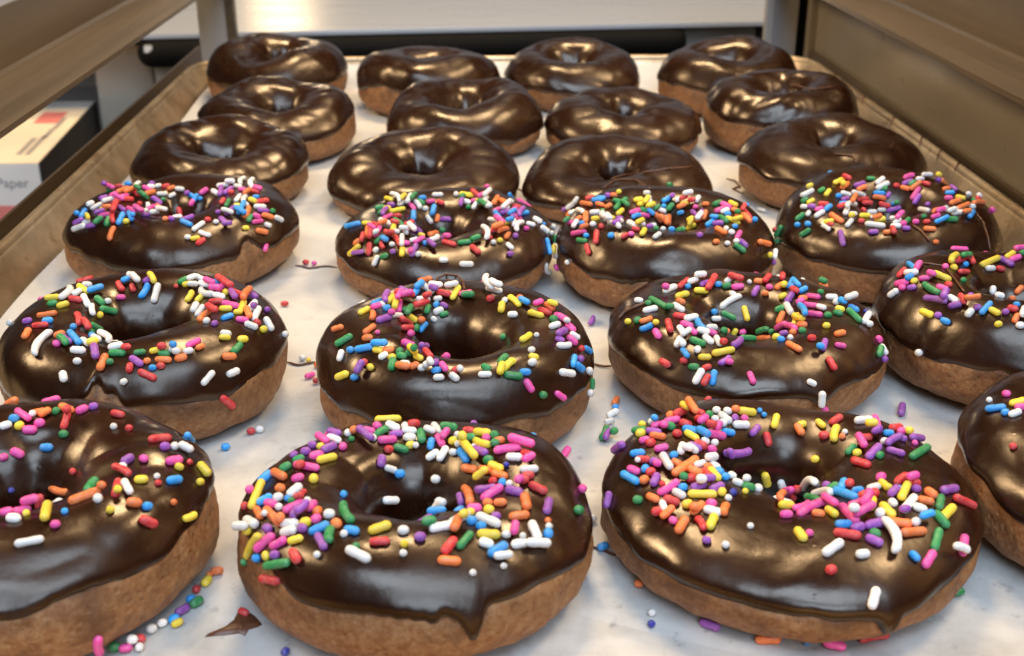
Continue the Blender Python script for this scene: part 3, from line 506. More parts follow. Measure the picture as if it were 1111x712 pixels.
v97,185,30,50;v57,385,75,80;g170,388,0,38;g175,120,10,60;y188,98,10,34;y180,132,20,34;w225,88,15,40;o293,62,50,34;p240,100,20,55;b240,97,-20,40;p300,82,15,70;g295,105,-30,36;v230,125,-5,70;p195,158,10,45;o245,142,-5,75;r217,168,10,40;r318,132,0,34;r330,55,20,50;y350,55,-30,50;o370,75,-60,75;r395,45,-25,62;r405,75,0,45;g440,58,20,34;p270,110,-10,40;w468,42,0,40;w510,45,-20,40;w462,75,10,34;w500,72,-40,60;w490,92,0,38;o535,50,0,30;v538,72,-80,40;p575,72,0,40;y585,48,-5,72;b635,42,-30,26;b652,58,0,24;w562,98,0,55;b512,125,-12,55;p462,135,-8,80;p470,110,60,45;g425,98,-30,38;r435,115,-10,45;b368,117,-15,65;b410,138,-30,60;y372,140,-32,70;r350,95,-20,50;p405,105,30,45;w422,160,-20,40;w458,165,20,42;r405,175,-30,50;p447,192,-20,42;v385,183,-25,65;p258,188,15,58;w335,190,75,45;w372,197,-35,60;w352,205,-20,50;b305,215,20,40;v268,217,-40,40;b168,208,8,58;r188,232,-5,62;w172,245,0,26;v230,240,0,40;p243,255,-15,40;b197,268,60,36;p153,273,-20,52;r218,280,10,34;b140,302,-30,80;o193,310,30,40;v235,310,65,55;w277,255,-60,70;o315,245,-30,52;o385,278,-30,55;o350,258,38,130;w405,250,20,55;w440,243,10,45;w460,258,-30,50;r430,290,-40,50;y460,290,-45,58;o435,262,0,40;b478,280,-30,42;r370,305,0,40;g343,308,-20,40;b340,340,10,36;p285,340,28,100;r262,325,0,30;w325,365,-30,65;v400,335,20,55;v437,325,8,60;v470,342,20,55;w410,340,0,38;y415,367,-3,112;y490,358,60,45
b503,300,30,45;w525,300,-20,45;w550,322,-20,60;w575,328,0,34;n533,358,0,24;w515,380,0,28;o227,380,-25,58;r297,390,-20,62;w267,413,-70,48;r243,435,20,40;o285,442,40,80;y358,405,15,42;o397,420,45,75;o385,440,0,45;p450,402,0,40;w455,432,-12,65;o505,425,75,50;r408,480,-60,65;y453,473,65,52;p305,468,-35,45;o338,485,60,62;v432,543,-10,40;w600,488,0,27;w505,560,0,27;v545,197,5,98;v497,210,-60,50;v615,118,50,52;r663,150,-75,60;y695,83,75,62;g592,340,-10,50;y580,355,15,28;w628,345,20,40;y658,300,-75,55
@845,435,2.571
y62,70,20,36;o57,90,-60,42;y117,68,-40,34;r127,100,10,30;r160,57,35,40;y160,95,75,42;w185,90,0,15;o178,103,0,20;y105,165,10,24;w237,60,5,48;p272,70,-70,45;v272,95,-30,35;y255,92,0,34;b305,95,0,36;r325,80,0,35;p340,90,0,30;y357,97,0,24;v383,100,-10,32;p378,122,0,18;w295,118,0,28;v272,108,30,34;r240,107,10,45;p232,128,-60,45;g202,140,40,40;y220,150,20,30;v265,147,40,45;v325,147,-20,65;v320,125,30,50;g282,157,40,28;g392,147,30,68;r230,177,-15,55;v345,110,-10,30
w10,235,-70,35;p35,245,20,40;r55,270,75,52;g30,250,-40,35;y20,297,0,45;p20,322,5,40;o5,275,60,35;w15,258,-20,36;g95,280,-10,50;w90,240,20,60;w120,265,0,55;p62,298,30,55;p95,305,25,80;p145,298,-30,55;o110,320,-5,45;y147,315,-40,45;r75,245,10,30;v137,240,0,26;b180,240,60,34;b187,265,-15,58;g155,250,30,36;p60,235,10,35;r200,235,60,32;b222,255,10,45;r240,268,20,36;p215,290,20,55;p195,320,-50,62;p238,330,25,70;b180,350,5,52;r190,377,-12,80;v220,358,10,36;w205,345,0,30;y260,292,75,42;r268,262,85,34;w265,250,20,40;y298,240,-40,42;p285,218,30,28;r345,225,30,45;b330,255,20,36;v320,270,40,36;y348,265,65,58;p245,305,60,45;w282,318,70,34;y302,310,-45,48;w317,290,-30,34;v270,350,12,60;g267,375,-20,36;v265,395,-25,52;w302,388,-70,85;o337,345,-10,68;v320,367,0,32;w362,292,50,58;v347,318,10,36;w392,305,-20,40;p370,240,20,35;v382,250,0,30;o408,283,-10,50;o422,262,-30,40;w380,342,30,30;b405,335,18,45;o373,370,8,70;r380,240,-10,30;g447,287,80,45;g450,335,-50,65;y468,315,45,42;v473,252,12,42;r515,285,-20,78;g437,390,78,58;b375,437,-45,48;p415,445,60,50;p510,405,78,62;w487,422,-20,45;w150,415,32,58;w233,432,8,42;y60,378,-50,42;p85,373,0,17;r145,475,20,30;w263,552,75,62;r655,130,0,20
"""
LOOSE = """
o|235.8|623|5|14|orange rod sprinkle on paper, farthest right of the trail beside the near left doughnut
o|227.7|626.5|20|8|small orange bead in the trail beside the near left doughnut, behind a yellow one
y|224.5|634|50|12|upright yellow sprinkle in the trail beside the near left doughnut, below the orange pair
r|213.6|643|60|10|red sprinkle tucked against the near left doughnut in the trail on the paper
b|207.6|653.5|20|10|blue sprinkle against the near left doughnut, behind a green one
g|213.6|657|30|14|green rod sprinkle in the trail beside the near left doughnut
v|198.3|665.6|30|17|violet rod sprinkle against the near left doughnut, below the green one
w|176.5|679.7|15|14|white rod sprinkle at the foot of the near left doughnut, left of a yellow one
w|165|686|10|10|small white bead at the foot of the near left doughnut
y|192.7|679.7|25|16|yellow rod sprinkle with a blue one behind it, right of the near left doughnut
b|189.4|675.5|20|12|blue sprinkle half hidden behind a yellow rod, right of the near left doughnut
r|152.4|697|0|11|red sprinkle in the small heap under the near left doughnut
w|152|706|70|11|white upright sprinkle in the small heap under the near left doughnut
p|137|707|10|16|pink sprinkle in the small heap under the near left doughnut
w|145|704|0|10|white bead on the small heap under the near left doughnut
g|125|707|0|12|green sprinkle at the left of the small heap under the near left doughnut
r|264.6|668|-25|14|red sprinkle stuck on the brown chocolate smear
w|282|469|0|8|white bead at the right foot of the wide-holed left doughnut
r|272.5|471|0|8|dark red bead at the right foot of the wide-holed left doughnut
b|245|488|10|11|blue sprinkle under the front of the wide-holed left doughnut
r|309|332|0|10|red bead alone on pale paper above the wide-holed left doughnut
r|332|287|0|7|red bead on the thin strand left of the looped doughnut
p|341|288|0|6|pink bead on the thin strand left of the looped doughnut
w|328.5|391|0|8|white bead lying on the strand left of the centre doughnut
y|335|393|0|6|yellow bead lying on the strand left of the centre doughnut
o|346|398|20|9|orange sprinkle against the left side of the centre doughnut
p|336.5|410|15|14|pink rod sprinkle on paper left of the centre doughnut
r|343|416|0|9|red bead against the left side of the centre doughnut, in front of the others
p|606|335|10|9|pink sprinkle on bluish paper behind the right shoulder of the centre doughnut
v|641.5|350|60|9|violet bead alone on bluish paper right of the centre doughnut
o|668|438|60|9|orange sprinkle at the far end of a line of four near the largest front doughnut
b|667.5|444.5|0|7|blue bead just in front of an orange one, on paper right of the centre doughnut
w|665|451.5|25|14|white rod, upper of two lying together on paper right of the centre doughnut
w|661|460|15|12|white rod, lower of two lying together on paper right of the centre doughnut
g|655|473|65|13|green rod left in the little trio on paper beside the largest front doughnut
v|659.5|476.5|60|12|violet rod in the middle of the little trio beside the largest front doughnut
g|666|476|20|8|green bead right in the little trio beside the largest front doughnut
p|612.5|496|55|16|pink rod sprinkle on paper under the right side of the centre doughnut
b|654|596.5|20|11|blue sprinkle caught on the dark strand between the two front doughnuts
w|672|604|0|8|white bead at the right end of the strand between the two front doughnuts
w|641.5|566.5|20|11|white sprinkle beside the right edge of the front centre doughnut
o|693|637|-10|13|orange rod alone on paper in front of the gap between the two front doughnuts
w|707|668|0|7|white bead on greasy paper left of the largest front doughnut
n|706.5|680|0|6|navy bead on greasy paper left of the largest front doughnut
v|770|682|-18|23|violet rod sprinkle in front of the largest front doughnut
o|833|698|-3|28|orange rod sprinkle in front of the largest front doughnut
b|875|700|0|5|tiny blue bead in front of the largest front doughnut
p|905|703.5|-8|26|pink rod sprinkle in front of the largest front doughnut
r|948|695.5|6|32|long red rod sprinkle in front of the largest front doughnut
g|1007.5|667|20|10|short green sprinkle against the right foot of the largest front doughnut
g|1039.5|646|12|14|green rod on paper right of the largest front doughnut
v|978|447|80|11|violet sprinkle on paper right of the golden-glinted doughnut
w|826|230|-20|11|white sprinkle on paper beside the plain wrinkled doughnut at right
n|310|711|40|10|navy sprinkle below the left foot of the front centre doughnut
"""
rng = random.Random(11)
per = {i: [] for i in range(24)}
def surf_dir(P, N, px, py, ang, lpx, grow=True):
    e = 3.0; d = ray(px + e * cos(rad(ang)), py - e * sin(rad(ang))); den = d.dot(N)
    if abs(den) < .12: d2 = RGT * cos(rad(ang)) + UPV * sin(rad(ang)); return d2, lpx / 34
    Q = CAMP + d * ((P - CAMP).dot(N) / den); D = Q - P
    return D, max(.30, min(D.length * lpx / e, 1.2))
for c, px, py, ang, lpx in parse(SPRINKLES):
    d = ray(px, py); loc, N, idx, dist = TREE.ray_cast(CAMP, d)
    if loc is None:                      # sits on the very outline: slide it inwards
        for k in range(1, 30):
            for dx, dy in ((0, 1), (-1, 0), (1, 0), (0, -1)):
                loc, N, idx, dist = TREE.ray_cast(CAMP, ray(px + dx * k, py + dy * k))
                if loc is not None: px += dx * k; py += dy * k; break
            if loc is not None: break
        if loc is None: continue
    own = OWN[idx]
    if N.dot(d) > 0: N = -N
    P = loc
    dr, L = surf_dir(P, N, px, py, ang, lpx)
    pxcm = F_PX / (P - CAMP).dot(FWD)
    if lpx < .235 * pxcm * 1.02: L = min(L, lpx / pxcm)
    elif lpx < .33 * pxcm: L = .30
    me, mw, L = lay(P, N, dr, L, c, rng)
    per[own].append((lpx, me, mw))
# the far slopes, which the photograph only hints at, carry a thinner scatter
cand = {i: [] for i in range(24)}
for k, f in enumerate(BF):
    i = OWN[k]
    if i < 12 or rng.random() > .05: continue
    a, b, c = (BV[f[q]] for q in (0, 1, 2)); N = (b - a).cross(c - a)
    if N.length < 1e-9: continue
    N.normalize(); P = (a + c) / 2; z = P.z - PAPER_Z
    if N.z > .45 and z > DN[i][3] * .7 and N.dot((P - CAMP).normalized()) > .16: cand[i].append((P, N))
for i in range(12, 23):
    rng.shuffle(cand[i])
    for P, N in cand[i][:8]:
        an = rng.uniform(0, 6.28)
        me, mw, L = lay(P, N, Vector((cos(an), sin(an), 0)), rng.uniform(.4, .8), rng.choice('wwyorpppvbg'), rng)
        per[i].append((0, me, mw))
for i, lst in per.items():
    if not lst: continue
    root = roots[i]; inv = Matrix.Translation(-root.location)
    lst.sort(key=lambda e: -e[0])
    for _, me, mw in lst[:100]:
        o = bpy.data.objects.new('sprinkle', me); COL.objects.link(o); o.parent = root; o.matrix_basis = inv @ mw
    if lst[100:]:
        V, Fc, mi, mats = [], [], [], []
        for _, me, mw in lst[100:]:
            m = me.materials[0]
            if m not in mats: mats.append(m)
            b0 = len(V); V += [(inv @ mw) @ v.co for v in me.vertices]
            for p in me.polygons: Fc.append([b0 + q for q in p.vertices]); mi.append(mats.index(m))
        me = bpy.data.meshes.new('sprinkle_scatter'); me.from_pydata(V, [], Fc)
        for m in mats: me.materials.append(m)
        me.polygons.foreach_set('material_index', mi); me.polygons.foreach_set('use_smooth', [True] * len(Fc)); me.update()
        o = bpy.data.objects.new('sprinkle_scatter', me); COL.objects.link(o); o.parent = root; o['kind'] = 'stuff'

# ------------------------------------------------------------------ strands of chocolate that hang on the doughnuts
def on_surf(px, py, lift=.05):
    loc, N, idx, _ = TREE.ray_cast(CAMP, ray(px, py))
    if loc is None: return None
    if N.dot(ray(px, py)) > 0: N = -N
    return loc + N * lift
def strand_part(i, pts, r=.045):
    P = [q for q in (on_surf(*p) for p in pts) if q is not None]
    if len(P) < 2: return
    fine = []
    for a, b in zip(P[:-1], P[1:]):
        for k in range(4): fine.append(a.lerp(b, k / 4))
    fine.append(P[-1]); base = roots[i].location / S
    V, Fc = tube_geo([p - base for p in fine], r, 7)
    link_mesh('chocolate_strand', V, Fc, M['strand'], roots[i])
strand_part(13, [(471, 313), (474, 304), (484, 298), (495, 299), (502, 306), (504, 315)], .045)
strand_part(13, [(486, 304), (487, 312)], .035)
strand_part(10, [(664, 195), (676, 190), (700, 188), (725, 184), (750, 182)], .05)
strand_part(10, [(655, 205), (668, 196), (690, 196), (705, 206)], .04)
strand_part(11, [(905, 168), (925, 170), (930, 178)], .05)
strand_part(11, [(950, 195), (955, 175), (970, 155), (980, 145)], .03)
strand_part(7, [(858, 92), (880, 98), (905, 95)], .06)
strand_part(15, [(1058, 232), (1066, 242), (1071, 258), (1073, 272)], .04)
strand_part(15, [(990, 245), (1000, 252), (1008, 262)], .05)
strand_part(18, [(672, 347), (678, 340), (690, 334), (704, 329)], .06)
strand_part(19, [(984, 288), (1005, 287), (1024, 290), (1036, 305), (1046, 318)], .04)

# ------------------------------------------------------------------ things lying on the paper
def on_paper(px, py, dz=0): return at_z(px, py, PAPER_Z + .03 + dz)
Z = Vector((0, 0, 1))
for line in LOOSE.strip().split('\n'):
    c, px, py, ang, lpx, lb = [t.strip() for t in line.split('|')]
    px, py, ang, lpx = map(float, (px, py, ang, lpx))
    P = on_paper(px, py); hit = TREE.ray_cast(CAMP, ray(px, py))
    N = Z
    dr, L = surf_dir(P, Z, px, py, ang, lpx)
    pxcm = F_PX / (P - CAMP).dot(FWD)
    if lpx < .27 * pxcm: L = max(.15, lpx / pxcm)
    me, mw, L = lay(P, Z, dr, L, c, rng, sink=.06)
    o = bpy.data.objects.new('loose_sprinkle', me); COL.objects.link(o); o.matrix_basis = mw
    tag(o, lb, 'sprinkle', 'loose sprinkles on the parchment')

def paper_strand(pts, lb, r=.05):
    P = [on_paper(*p, .02) for p in pts]; fine = []
    for k, (a, b) in enumerate(zip(P[:-1], P[1:])):
        for t in range(4): fine.append(a.lerp(b, t / 4) + Vector((0, .05 * sin(3 * k + t), 0)))
    fine.append(P[-1]); n = len(fine)
    V, Fc = tube_geo([p - P[0] for p in fine], r, 7, [1 - .55 * abs(2 * t / (n - 1) - 1) ** 2 for t in range(n)])
    tag(link_mesh('chocolate_strand', V, Fc, M['strand'], None, True, P[0]), lb, 'chocolate strand', 'chocolate strands on the parchment')
paper_strand([(320, 288), (335, 291), (350, 289), (366, 290)], 'thin brown chocolate strand with tiny red and pink beads, left of a looped doughnut')
paper_strand([(309, 393), (322, 396), (335, 394), (351, 393)], 'thin brown chocolate strand joining the wide-holed left doughnut to the centre one')
paper_strand([(640, 594), (655, 597), (678, 605)], 'short dark chocolate strand carrying a blue sprinkle between the two front doughnuts')
paper_strand([(640, 395), (652, 397), (664, 397)], 'short brown chocolate strand right of the centre doughnut')
paper_strand([(788, 194), (797, 196), (803, 203), (795, 205), (806, 210)], 'squiggle of brown chocolate on bare paper beside the wrinkled doughnut', .06)
paper_strand([(558, 204), (564, 206), (572, 209)], 'tiny chocolate thread between two smooth plain doughnuts')

sm = [(221, 691), (240, 684), (253, 674), (258, 664), (268, 662), (277, 668), (285, 677), (280, 680), (270, 683), (266, 690), (259, 687), (247, 689), (234, 690)]
P0 = on_paper(258, 680); pv = [on_paper(*p, 0) - P0 for p in sm]; nn = len(pv); cen = sum(pv, Vector()) / nn
V = [p - Z * .02 for p in pv] + [cen + (p - cen) * .86 + Z * .06 for p in pv] + [cen + (p - cen) * .45 + Z * (.09 + .03 * sin(k * 2.1)) for k, p in enumerate(pv)] + [cen + Z * .10]
Fc = [[r_ * nn + k, r_ * nn + (k + 1) % nn, (r_ + 1) * nn + (k + 1) % nn, (r_ + 1) * nn + k] for r_ in range(2) for k in range(nn)] + [[2 * nn + k, 2 * nn + (k + 1) % nn, 3 * nn] for k in range(nn)]
sm_o = link_mesh('chocolate_smear', V, Fc, M['strand'], None, True, P0)
bm = bmesh.new(); bm.from_mesh(sm_o.data); bmesh.ops.recalc_face_normals(bm, faces=bm.faces); bm.to_mesh(sm_o.data); bm.free()
tag(sm_o, 'pointed brown chocolate smear on the paper left of the front centre doughnut', 'chocolate smear')

# ------------------------------------------------------------------ parchment
X0, X1, Y0, Y1 = -19.25, 24.85, 22.2, 92.1
nx, ny = 90, 160; V = []; rp = np.random.RandomState(3)
xs = np.linspace(X0 - .05, X1 + .05, nx); ys = np.linspace(23.95, 93.6, ny)
GX, GY = np.meshgrid(xs, ys, indexing='ij'); G = np.stack([GX, GY, 0 * GX], -1)
hz = .04 + .022 * swave(G, .35, 5) + .02 * np.abs(swave(G * np.array([1, .35, 1]), .8, 6))
ex = np.minimum(GX - X0, X1 - GX); hz += .9 * np.clip(1 - ex / 1.1, 0, 1) ** 2 * (.55 + .45 * swave(G * np.array([0, 1, 0]), .25, 8))
by = np.clip(GY - 91.0, 0, 9); hz += .62 * by * np.clip(by / .8, 0, 1)
GY2 = GY - by * .30 + (GX - 14) * .018 * np.clip((30 - GY) / 6, 0, 1)
V = np.stack([GX, GY2, np.maximum(hz, .02)], -1).reshape(-1, 3)
Fc = [(i * ny + k, (i + 1) * ny + k, (i + 1) * ny + k + 1, i * ny + k + 1) for i in range(nx - 1) for k in range(ny - 1)]
pp = link_mesh('parchment_paper', V, Fc, M['paper'])
tag(pp, 'greasy off-white parchment sheet lining the metal pan under the doughnuts', 'parchment')

# ------------------------------------------------------------------ sheet pan
def rrect(o, n=10):
    x0, x1, y0, y1 = X0 - o, X1 + o, Y0 - o, Y1 + o; r = 2.2 + o * .8; out = []
    for cx, cy, a0 in ((x1 - r, y1 - r, 0), (x0 + r, y1 - r, 90), (x0 + r, y0 + r, 180), (x1 - r, y0 + r, 270)):
        for k in range(n + 1): a = rad(a0 + 90 * k / n); out.append((cx + r * cos(a), cy + r * sin(a)))
    # intermediate points so that long sides can be a little uneven
    res = []
    for k, p in enumerate(out):
        q = out[(k + 1) % len(out)]; m = max(1, int(math.hypot(q[0] - p[0], q[1] - p[1]) / 4))
        for t in range(m): res.append((p[0] + (q[0] - p[0]) * t / m, p[1] + (q[1] - p[1]) * t / m))
    return res
def loft(name, prof, parent, cap0=False, cap1=False):
    base = rrect(0); n = len(base); V, Fc = [], []
    for o, z in prof:
        R = rrect2(o, base)
        V += [(x, y, z + 0) for x, y in R]
    for i in range(len(prof) - 1):
        for k in range(n): Fc.append([i * n + k, i * n + (k + 1) % n, (i + 1) * n + (k + 1) % n, (i + 1) * n + k])
    if cap0: Fc.append(list(range(n))[::-1])
    if cap1: Fc.append([(len(prof) - 1) * n + k for k in range(n)])
    o = link_mesh(name, V, Fc, M['pan'], parent)
    bm = bmesh.new(); bm.from_mesh(o.data); bmesh.ops.recalc_face_normals(bm, faces=bm.faces); bm.to_mesh(o.data); bm.free()
    return o
def rrect2(o, base):
    n = len(base); out = []
    for k in range(n):
        a, b = base[k - 1], base[(k + 1) % n]; tx, ty = b[0] - a[0], b[1] - a[1]; l = math.hypot(tx, ty)
        out.append((base[k][0] + ty / l * o, base[k][1] - tx / l * o))
    return out
pan = empty('sheet_pan', ((X0 + X1) / 2, (Y0 + Y1) / 2, -.15))
tag(pan, 'worn bronze-brown metal sheet pan holding the rows of doughnuts', 'sheet pan')
off = Vector(((X0 + X1) / 2, (Y0 + Y1) / 2, -.15))
bed = loft('pan_bed', [(-.3, 0), (0, .03), (.16, .14), (.24, .34), (1.06, 1.75), (1.16, 1.95), (1.26, 1.91), (.36, .1), (.1, -.15)], pan, True, True)
rim = loft('rim', [(1.13, 1.93), (1.14, 2.07), (1.24, 2.18), (1.42, 2.21), (1.58, 2.13), (1.64, 1.95), (1.58, 1.75), (1.42, 1.67), (1.28, 1.73), (1.2, 1.85)], pan)
for o in (bed, rim): o.location = -off * S
for k, (px, py) in enumerate(((905, 82), (934, 105), (962, 128), (988, 150), (1003, 164), (1020, 178))):
    p = at_z(px, py, 2.21); a = .10 * ((k * 7) % 3 - 1)
    pts = [Vector((X1 + 1.0, p.y - .5 + a, 1.83)), Vector((X1 + 1.12, p.y - .3, 2.17)), Vector((X1 + 1.30, p.y, 2.25)), Vector((X1 + 1.48, p.y + .3 - a, 2.23)), Vector((X1 + 1.66, p.y + .5, 2.05))]
    V, Fc = tube_geo([q - pts[2] for q in pts], .045, 6, [.5, 1, .8, 1, .4])
    tag(link_mesh('chocolate_strand', V, Fc, M['strand'], None, True, pts[2]), 'short brown chocolate dribble laid across the right pan rim', 'chocolate strand', 'chocolate dribbles across the right pan rim')

# ------------------------------------------------------------------ rack round the pan
rack = empty('bakery_rack', (2.8, 60, -60))
tag(rack, 'brown metal rack with angled runners, grey posts and solid right side panel around the pan', 'bakery rack')
ro = Vector((2.8, 60, -60))
def rk(o): o.parent = rack; o.location = -ro * S; return o
# upper pair, each an angle: a shelf flange with a small lip and a standing flange
zr = 7.4
rk(extrude_profile('runner', M['rail'], None, [(-19.45, zr), (-19.45, zr - .28), (-19.7, zr - .28), (-19.75, zr - .16), (-23.75, zr - .16), (-23.75, 10.5), (-23.55, 10.5), (-23.55, zr + .22), (-23.35, zr + .05), (-22.1, zr), (-21.2, zr + .05)], 4, 102.5))
rk(extrude_profile('runner', M['rail'], None, [(25.5, zr), (25.5, zr - .3), (25.75, zr - .3), (25.8, zr - .16), (29.55, zr - .16), (29.55, 17.5), (29.35, 17.5), (29.35, zr + .2), (29.15, zr + .05), (27.9, zr + .02), (27.0, zr + .06)], 4, 102.5))
# the pair that carries this pan
rk(extrude_profile('runner', M['rail'], None, [(-18.0, -.16), (-18.0, -.36), (-22.72, -.36), (-22.72, 1.5), (-22.55, 1.5), (-22.55, -.16)], 4, 102.5))
rk(extrude_profile('runner', M['rail'], None, [(23.6, -.16), (23.6, -.36), (29.4, -.36), (29.4, .85), (29.1, .85), (29.1, -.16)], 4, 102.5))
YP = 104.0
def xz(px, py, y=YP): p = at_y(px, py, y); return p.x, p.z
xa, xb = xz(214, 20)[0], xz(246, 20)[0]
rk(box('post', M['steel'], None, xa, xb, YP, YP + 2.5, -60, 24, .15))
rk(box('post_flange', M['rail'], None, xb + .02, xb + .75, YP - .5, YP + .6, -60, 24, .08))
xc, xd, xe, xf = (xz(p, 20)[0] for p in (839, 866, 868, 893))
rk(box('post', M['steel'], None, xc, xd, YP, YP + 2.5, -60, 24, .15))
rk(box('post_flange', M['steel'], None, xc - .7, xc - .02, YP - .4, YP + .5, -60, 24, .08))
rk(box('post_gap_shade', M['black'], None, xe, xf + .6, YP + .6, YP + 2.4, -60, 24, .05))  # black strip painted in for the shaded gap beside the post
rk(box('side_panel', M['panel'], None, 29.6, 29.9, 4, 103.9, -60, 24, .05))
rk(box('side_panel_edge', M['panel'], None, 29.0, 29.58, 102.7, 103.9, -60, 24, .05))

# ------------------------------------------------------------------ work table behind
zt = at_y(170, 37, 122).z
pl, pr = at_z(170, 37, zt), at_z(830, 23, zt)
ax = (pr - pl); ax.z = 0; ax.normalize(); ay = Vector((-ax.y, ax.x, 0))
MT = Matrix((( ax.x, ay.x, 0, pl.x), (ax.y, ay.y, 0, pl.y), (0, 0, 1, zt), (0, 0, 0, 1)))
tbl = empty('work_table', (pl.x + 20, pl.y + 25, zt - 60))
tag(tbl, 'bright stainless work table behind the pan with a black bumper bar below its edge', 'work table')
to = Vector((pl.x + 20, pl.y + 25, zt - 60))
def tb(name, mat, *a, bev=.1):
    V, Fc = box_geo(*a, bev=bev, M4=MT); o = link_mesh(name, V, Fc, mat, tbl, False); o.location = -to * S; return o
w = (pr - pl).length
tb('tabletop', M['table'], -30, w + 14, 0, 70, -.5, 0, bev=.12)
tb('front_or_shade_board', M['shade'], 5.2, w - 8.6, 2.4, 3, -60, -.55)  # dark sheet standing in for the shade below the tabletop
tb('front_or_shade_board', M['steel'], -1.0, 5.15, 2.4, 3, -60, -.55)
tb('drawer_front', M['panel'], w - 8.5, w - .3, 2.0, 3, -12, -.7)
tb('front_or_shade_board', M['shade'], w - 8.5, w + 14, 3.05, 3.5, -60, -.55)  # same painted shade carried on behind the drawer front
cap = []
rb = 1.5
xl_, xr_ = -2.2, w - 8.2
for t in (0, .12, .3, .55, 1): cap.append((xl_ + rb * t, (1 - (1 - t) ** 2) ** .5 * .96 + .04))
prof = cap + [(xl_ + (xr_ - xl_) * k / 12, 1) for k in range(2, 12)] + [(xr_ - rb * t, (1 - (1 - t) ** 2) ** .5 * .96 + .04) for t in (1, .55, .3, .12, 0)]
V, Fc = tube_geo([MT @ Vector((x, .75, -1.95)) for x, _ in prof], rb, 14, [r for _, r in prof])
o = link_mesh('bumper_bar', V, Fc, M['black'], tbl); o.location = -to * S
V, Fc = box_geo(-1.3, -.5, -.66, -.5, -1.7, -1.0, .2, MT); o = link_mesh('white_spot', V, Fc, M['white_card'], tbl, False); o.location = -to * S  # small white block near the left end of the bar

# beige cabinet end and cartons on the counter to the left
pa, pb = at_y(106, 100, 128), at_y(168, 100, 128)
cab = empty('beige_cabinet', ((pa.x + pb.x) / 2, 132, -60)); co_ = Vector(((pa.x + pb.x) / 2, 132, -60))
tag(cab, 'beige laminate cabinet end standing behind the carton at the left', 'cabinet')
for nm, a in (('side_panel', (pa.x, pb.x, 128, 136, -56, at_y(100, 50, 128).z)), ('plinth', (pa.x + .5, pb.x - .5, 128.6, 135.5, -60, -56))):
    o = box(nm, M['beige'], cab, *a, bev=.15); o.location = -co_ * S
pc = at_y(70, 90, 150)
cb2 = empty('pale_bin', (pc.x, 152, -60)); tag(cb2, 'pale grey upright bin far behind the carton at left', 'bin')
for nm, mt, a in (('bin_body', M['steel'], (-9, 5.2, -3, 5, 0, 60 + at_y(70, 92, 150).z)), ('lid', M['white_card'], (-9.2, 5.4, -3.2, 5.2, 60.02 + at_y(70, 92, 150).z, 61.5 + at_y(70, 92, 150).z))):
    box(nm, mt, cb2, *a, bev=.2)

zb = -9.0
q0, q1 = at_z(44, 177, zb), at_z(105, 110, zb)
bx_, by_, bw, bd, bh = q0.x, q0.y, 34.0, q1.y - q0.y, 11.0
cart = empty('carton', (bx_, by_, zb - bh)); tag(cart, 'white paper carton with red bands and a black right side, outside the rack at left', 'carton')
sk = (q1.x - q0.x) / bd
def skew(V): return [Vector((v.x + sk * v.y, v.y, v.z)) for v in V]
def cpx(name, mat, px0, px1, py0, py1, th=None):
    a, b = at_z(px0, py0, zb), at_z(px1, py1, zb); ya, yb = a.y - by_, b.y - by_; ya, yb = min(ya, yb), max(ya, yb)
    xa_ = at_z(px0, (py0 + py1) / 2, zb).x - bx_ - sk * (ya + yb) / 2; xb_ = at_z(px1, (py0 + py1) / 2, zb).x - bx_ - sk * (ya + yb) / 2
    if th: xb_ = xa_ + th
    cbx(name, mat, xa_, min(xb_, -.3), ya, min(yb, bd - .05), bh + .004, bh + .03)
def cbx(name, mat, *a, bev=0.0):
    V, Fc = box_geo(*a, bev=bev); return link_mesh(name, skew(V), Fc, mat, cart, False)
cbx('carton_body', M['white_card'], -bw, -.2, 0, bd, 0, bh - .12, bev=.1)
cbx('carton_top', M['card'], -bw, -.2, .02, bd, bh - .11, bh, bev=.04)
cbx('black_side', M['black_card'], -.19, 0, 0, bd, 0, bh + .02)
tw = bd
cpx('red_patch', M['red_ink'], 42, 68, 134, 122)
cpx('grey_flap', M['flap'], 52, 100, 117, 111)
for a in ((26, 40, 168, 150), (36, 50, 168, 148), (62, 70, 140, 128), (50, 57, 150, 140)):
    cpx('print_line', M['grey_ink'], *a, th=.5)
cbx('red_band', M['red_ink'], -bw + .02, -.4, -.03, -.005, bh - 5.6, bh - 3.9)
cv = bpy.data.curves.new('lettering', 'FONT'); cv.body = 'Paper'; cv.size = 1.25 * S; cv.extrude = .0001
lt = bpy.data.objects.new('lettering', cv); dg = bpy.context.evaluated_depsgraph_get(); COL.objects.link(lt)
dg.update(); me = bpy.data.meshes.new_from_object(lt.evaluated_get(dg)); bpy.data.objects.remove(lt)
me.materials.clear(); me.materials.append(M['grey_ink'])
lo = bpy.data.objects.new('lettering', me); COL.objects.link(lo); lo.parent = cart
lo.matrix_basis = Matrix.Translation(Vector((-4.2, -.03, bh - 2.2)) * S) @ Matrix.Rotation(PI / 2, 4, 'X')
ct = box('side_counter', M['counter'], None, -90, -26, 10, 120, zb - bh - 3, zb - bh - .02, bev=.2); tag(ct, 'dark side counter under the carton at the left', 'counter')
fl = link_mesh('floor', [(-460, -60, -60.05), (460, -60, -60.05), (460, 470, -60.05), (-460, 470, -60.05)], [[0, 1, 2, 3]], M['counter'], None, False); tag(fl, kind='structure')
bk = link_mesh('wall', [(-460, 460, -60), (460, 460, -60), (460, 460, 160), (-460, 460, 160)], [[0, 1, 2, 3]], M['white_card'], None, False); tag(bk, kind='structure')

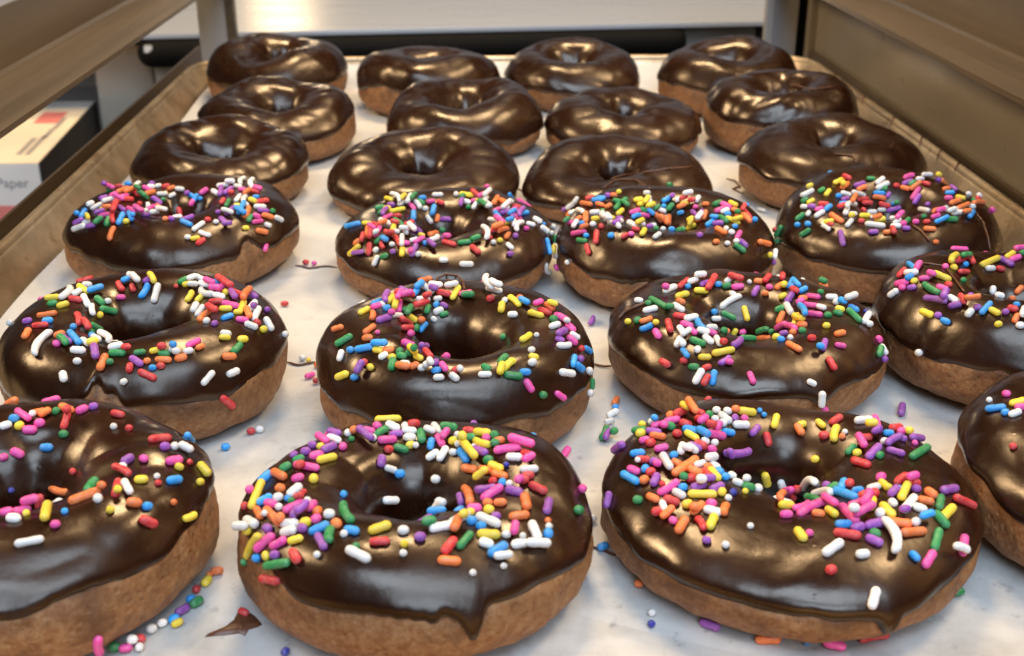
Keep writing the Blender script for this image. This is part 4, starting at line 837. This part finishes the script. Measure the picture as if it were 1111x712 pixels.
# ------------------------------------------------------------------ light: warm shop lamps overhead, cool window behind the camera, an added fill on the wall
def area(name, loc, target, sx, sy, power, color):
    l = bpy.data.lights.new(name, 'AREA'); l.shape = 'RECTANGLE'; l.size = sx; l.size_y = sy; l.energy = power; l.color = color
    o = bpy.data.objects.new(name, l); COL.objects.link(o); o.location = Vector(loc)
    o.rotation_euler = (Vector(target) - Vector(loc)).to_track_quat('-Z', 'Y').to_euler(); return o
WARM = (1, .72, .42)
#WORLD 0.30
area('window_light', (.10, -.50, 1.40), (.03, .5, 0), 1.4, .70, 25, (.60, .77, 1))
area('window_light', (.20, -1.15, .95), (.03, .5, 0), .80, .50, 12, (.57, .75, 1))
area('shop_or_fill_lamp', (-1.15, .62, .90), (-.05, .55, 0), .40, .28, 13.5, WARM)
area('shop_or_fill_lamp', (.0, 1.15, 1.35), (.02, .6, 0), .38, .22, 16, WARM)
area('shop_or_fill_lamp', (.80, .70, 1.2), (.05, .5, 0), .35, .25, 11, WARM)
area('shop_or_fill_lamp', (.2, 3.0, 2.2), (.2, 4.6, .3), 1.2, .5, 18, (.82, .92, 1))  # added fill lamp, brightens the back wall that the tabletop reflects
area('shop_or_fill_lamp', (-.62, 4.1, .52), (-.2, 1.3, 0), .16, .3, 2, WARM)
wd = bpy.data.worlds.new('World'); SC.world = wd; wd.use_nodes = True
nt = wd.node_tree; tc = nt.nodes.new('ShaderNodeTexCoord'); sp = nt.nodes.new('ShaderNodeSeparateXYZ')
nt.links.new(tc.outputs['Generated'], sp.inputs[0])
mr = nt.nodes.new('ShaderNodeMapRange'); mr.inputs['From Min'].default_value = -1; nt.links.new(sp.outputs['Z'], mr.inputs['Value'])
rp_ = nt.nodes.new('ShaderNodeValToRGB'); nt.links.new(mr.outputs[0], rp_.inputs['Fac'])
el = rp_.color_ramp.elements; el[0].position = .40; el[0].color = (.035, .026, .018, 1); el[1].position = .95; el[1].color = (.46, .265, .12, 1)
e = el.new(.58); e.color = (.11, .09, .075, 1)
nt.links.new(rp_.outputs['Color'], nt.nodes['Background'].inputs['Color']); nt.nodes['Background'].inputs['Strength'].default_value = 0.30

SC.view_settings.view_transform = 'Standard'; SC.view_settings.look = 'None'; SC.view_settings.exposure = 0; SC.view_settings.gamma = 1
SC.render.engine = 'CYCLES'; SC.cycles.use_denoising = True; SC.cycles.max_bounces = 8
SC.cycles.sample_clamp_indirect = 6
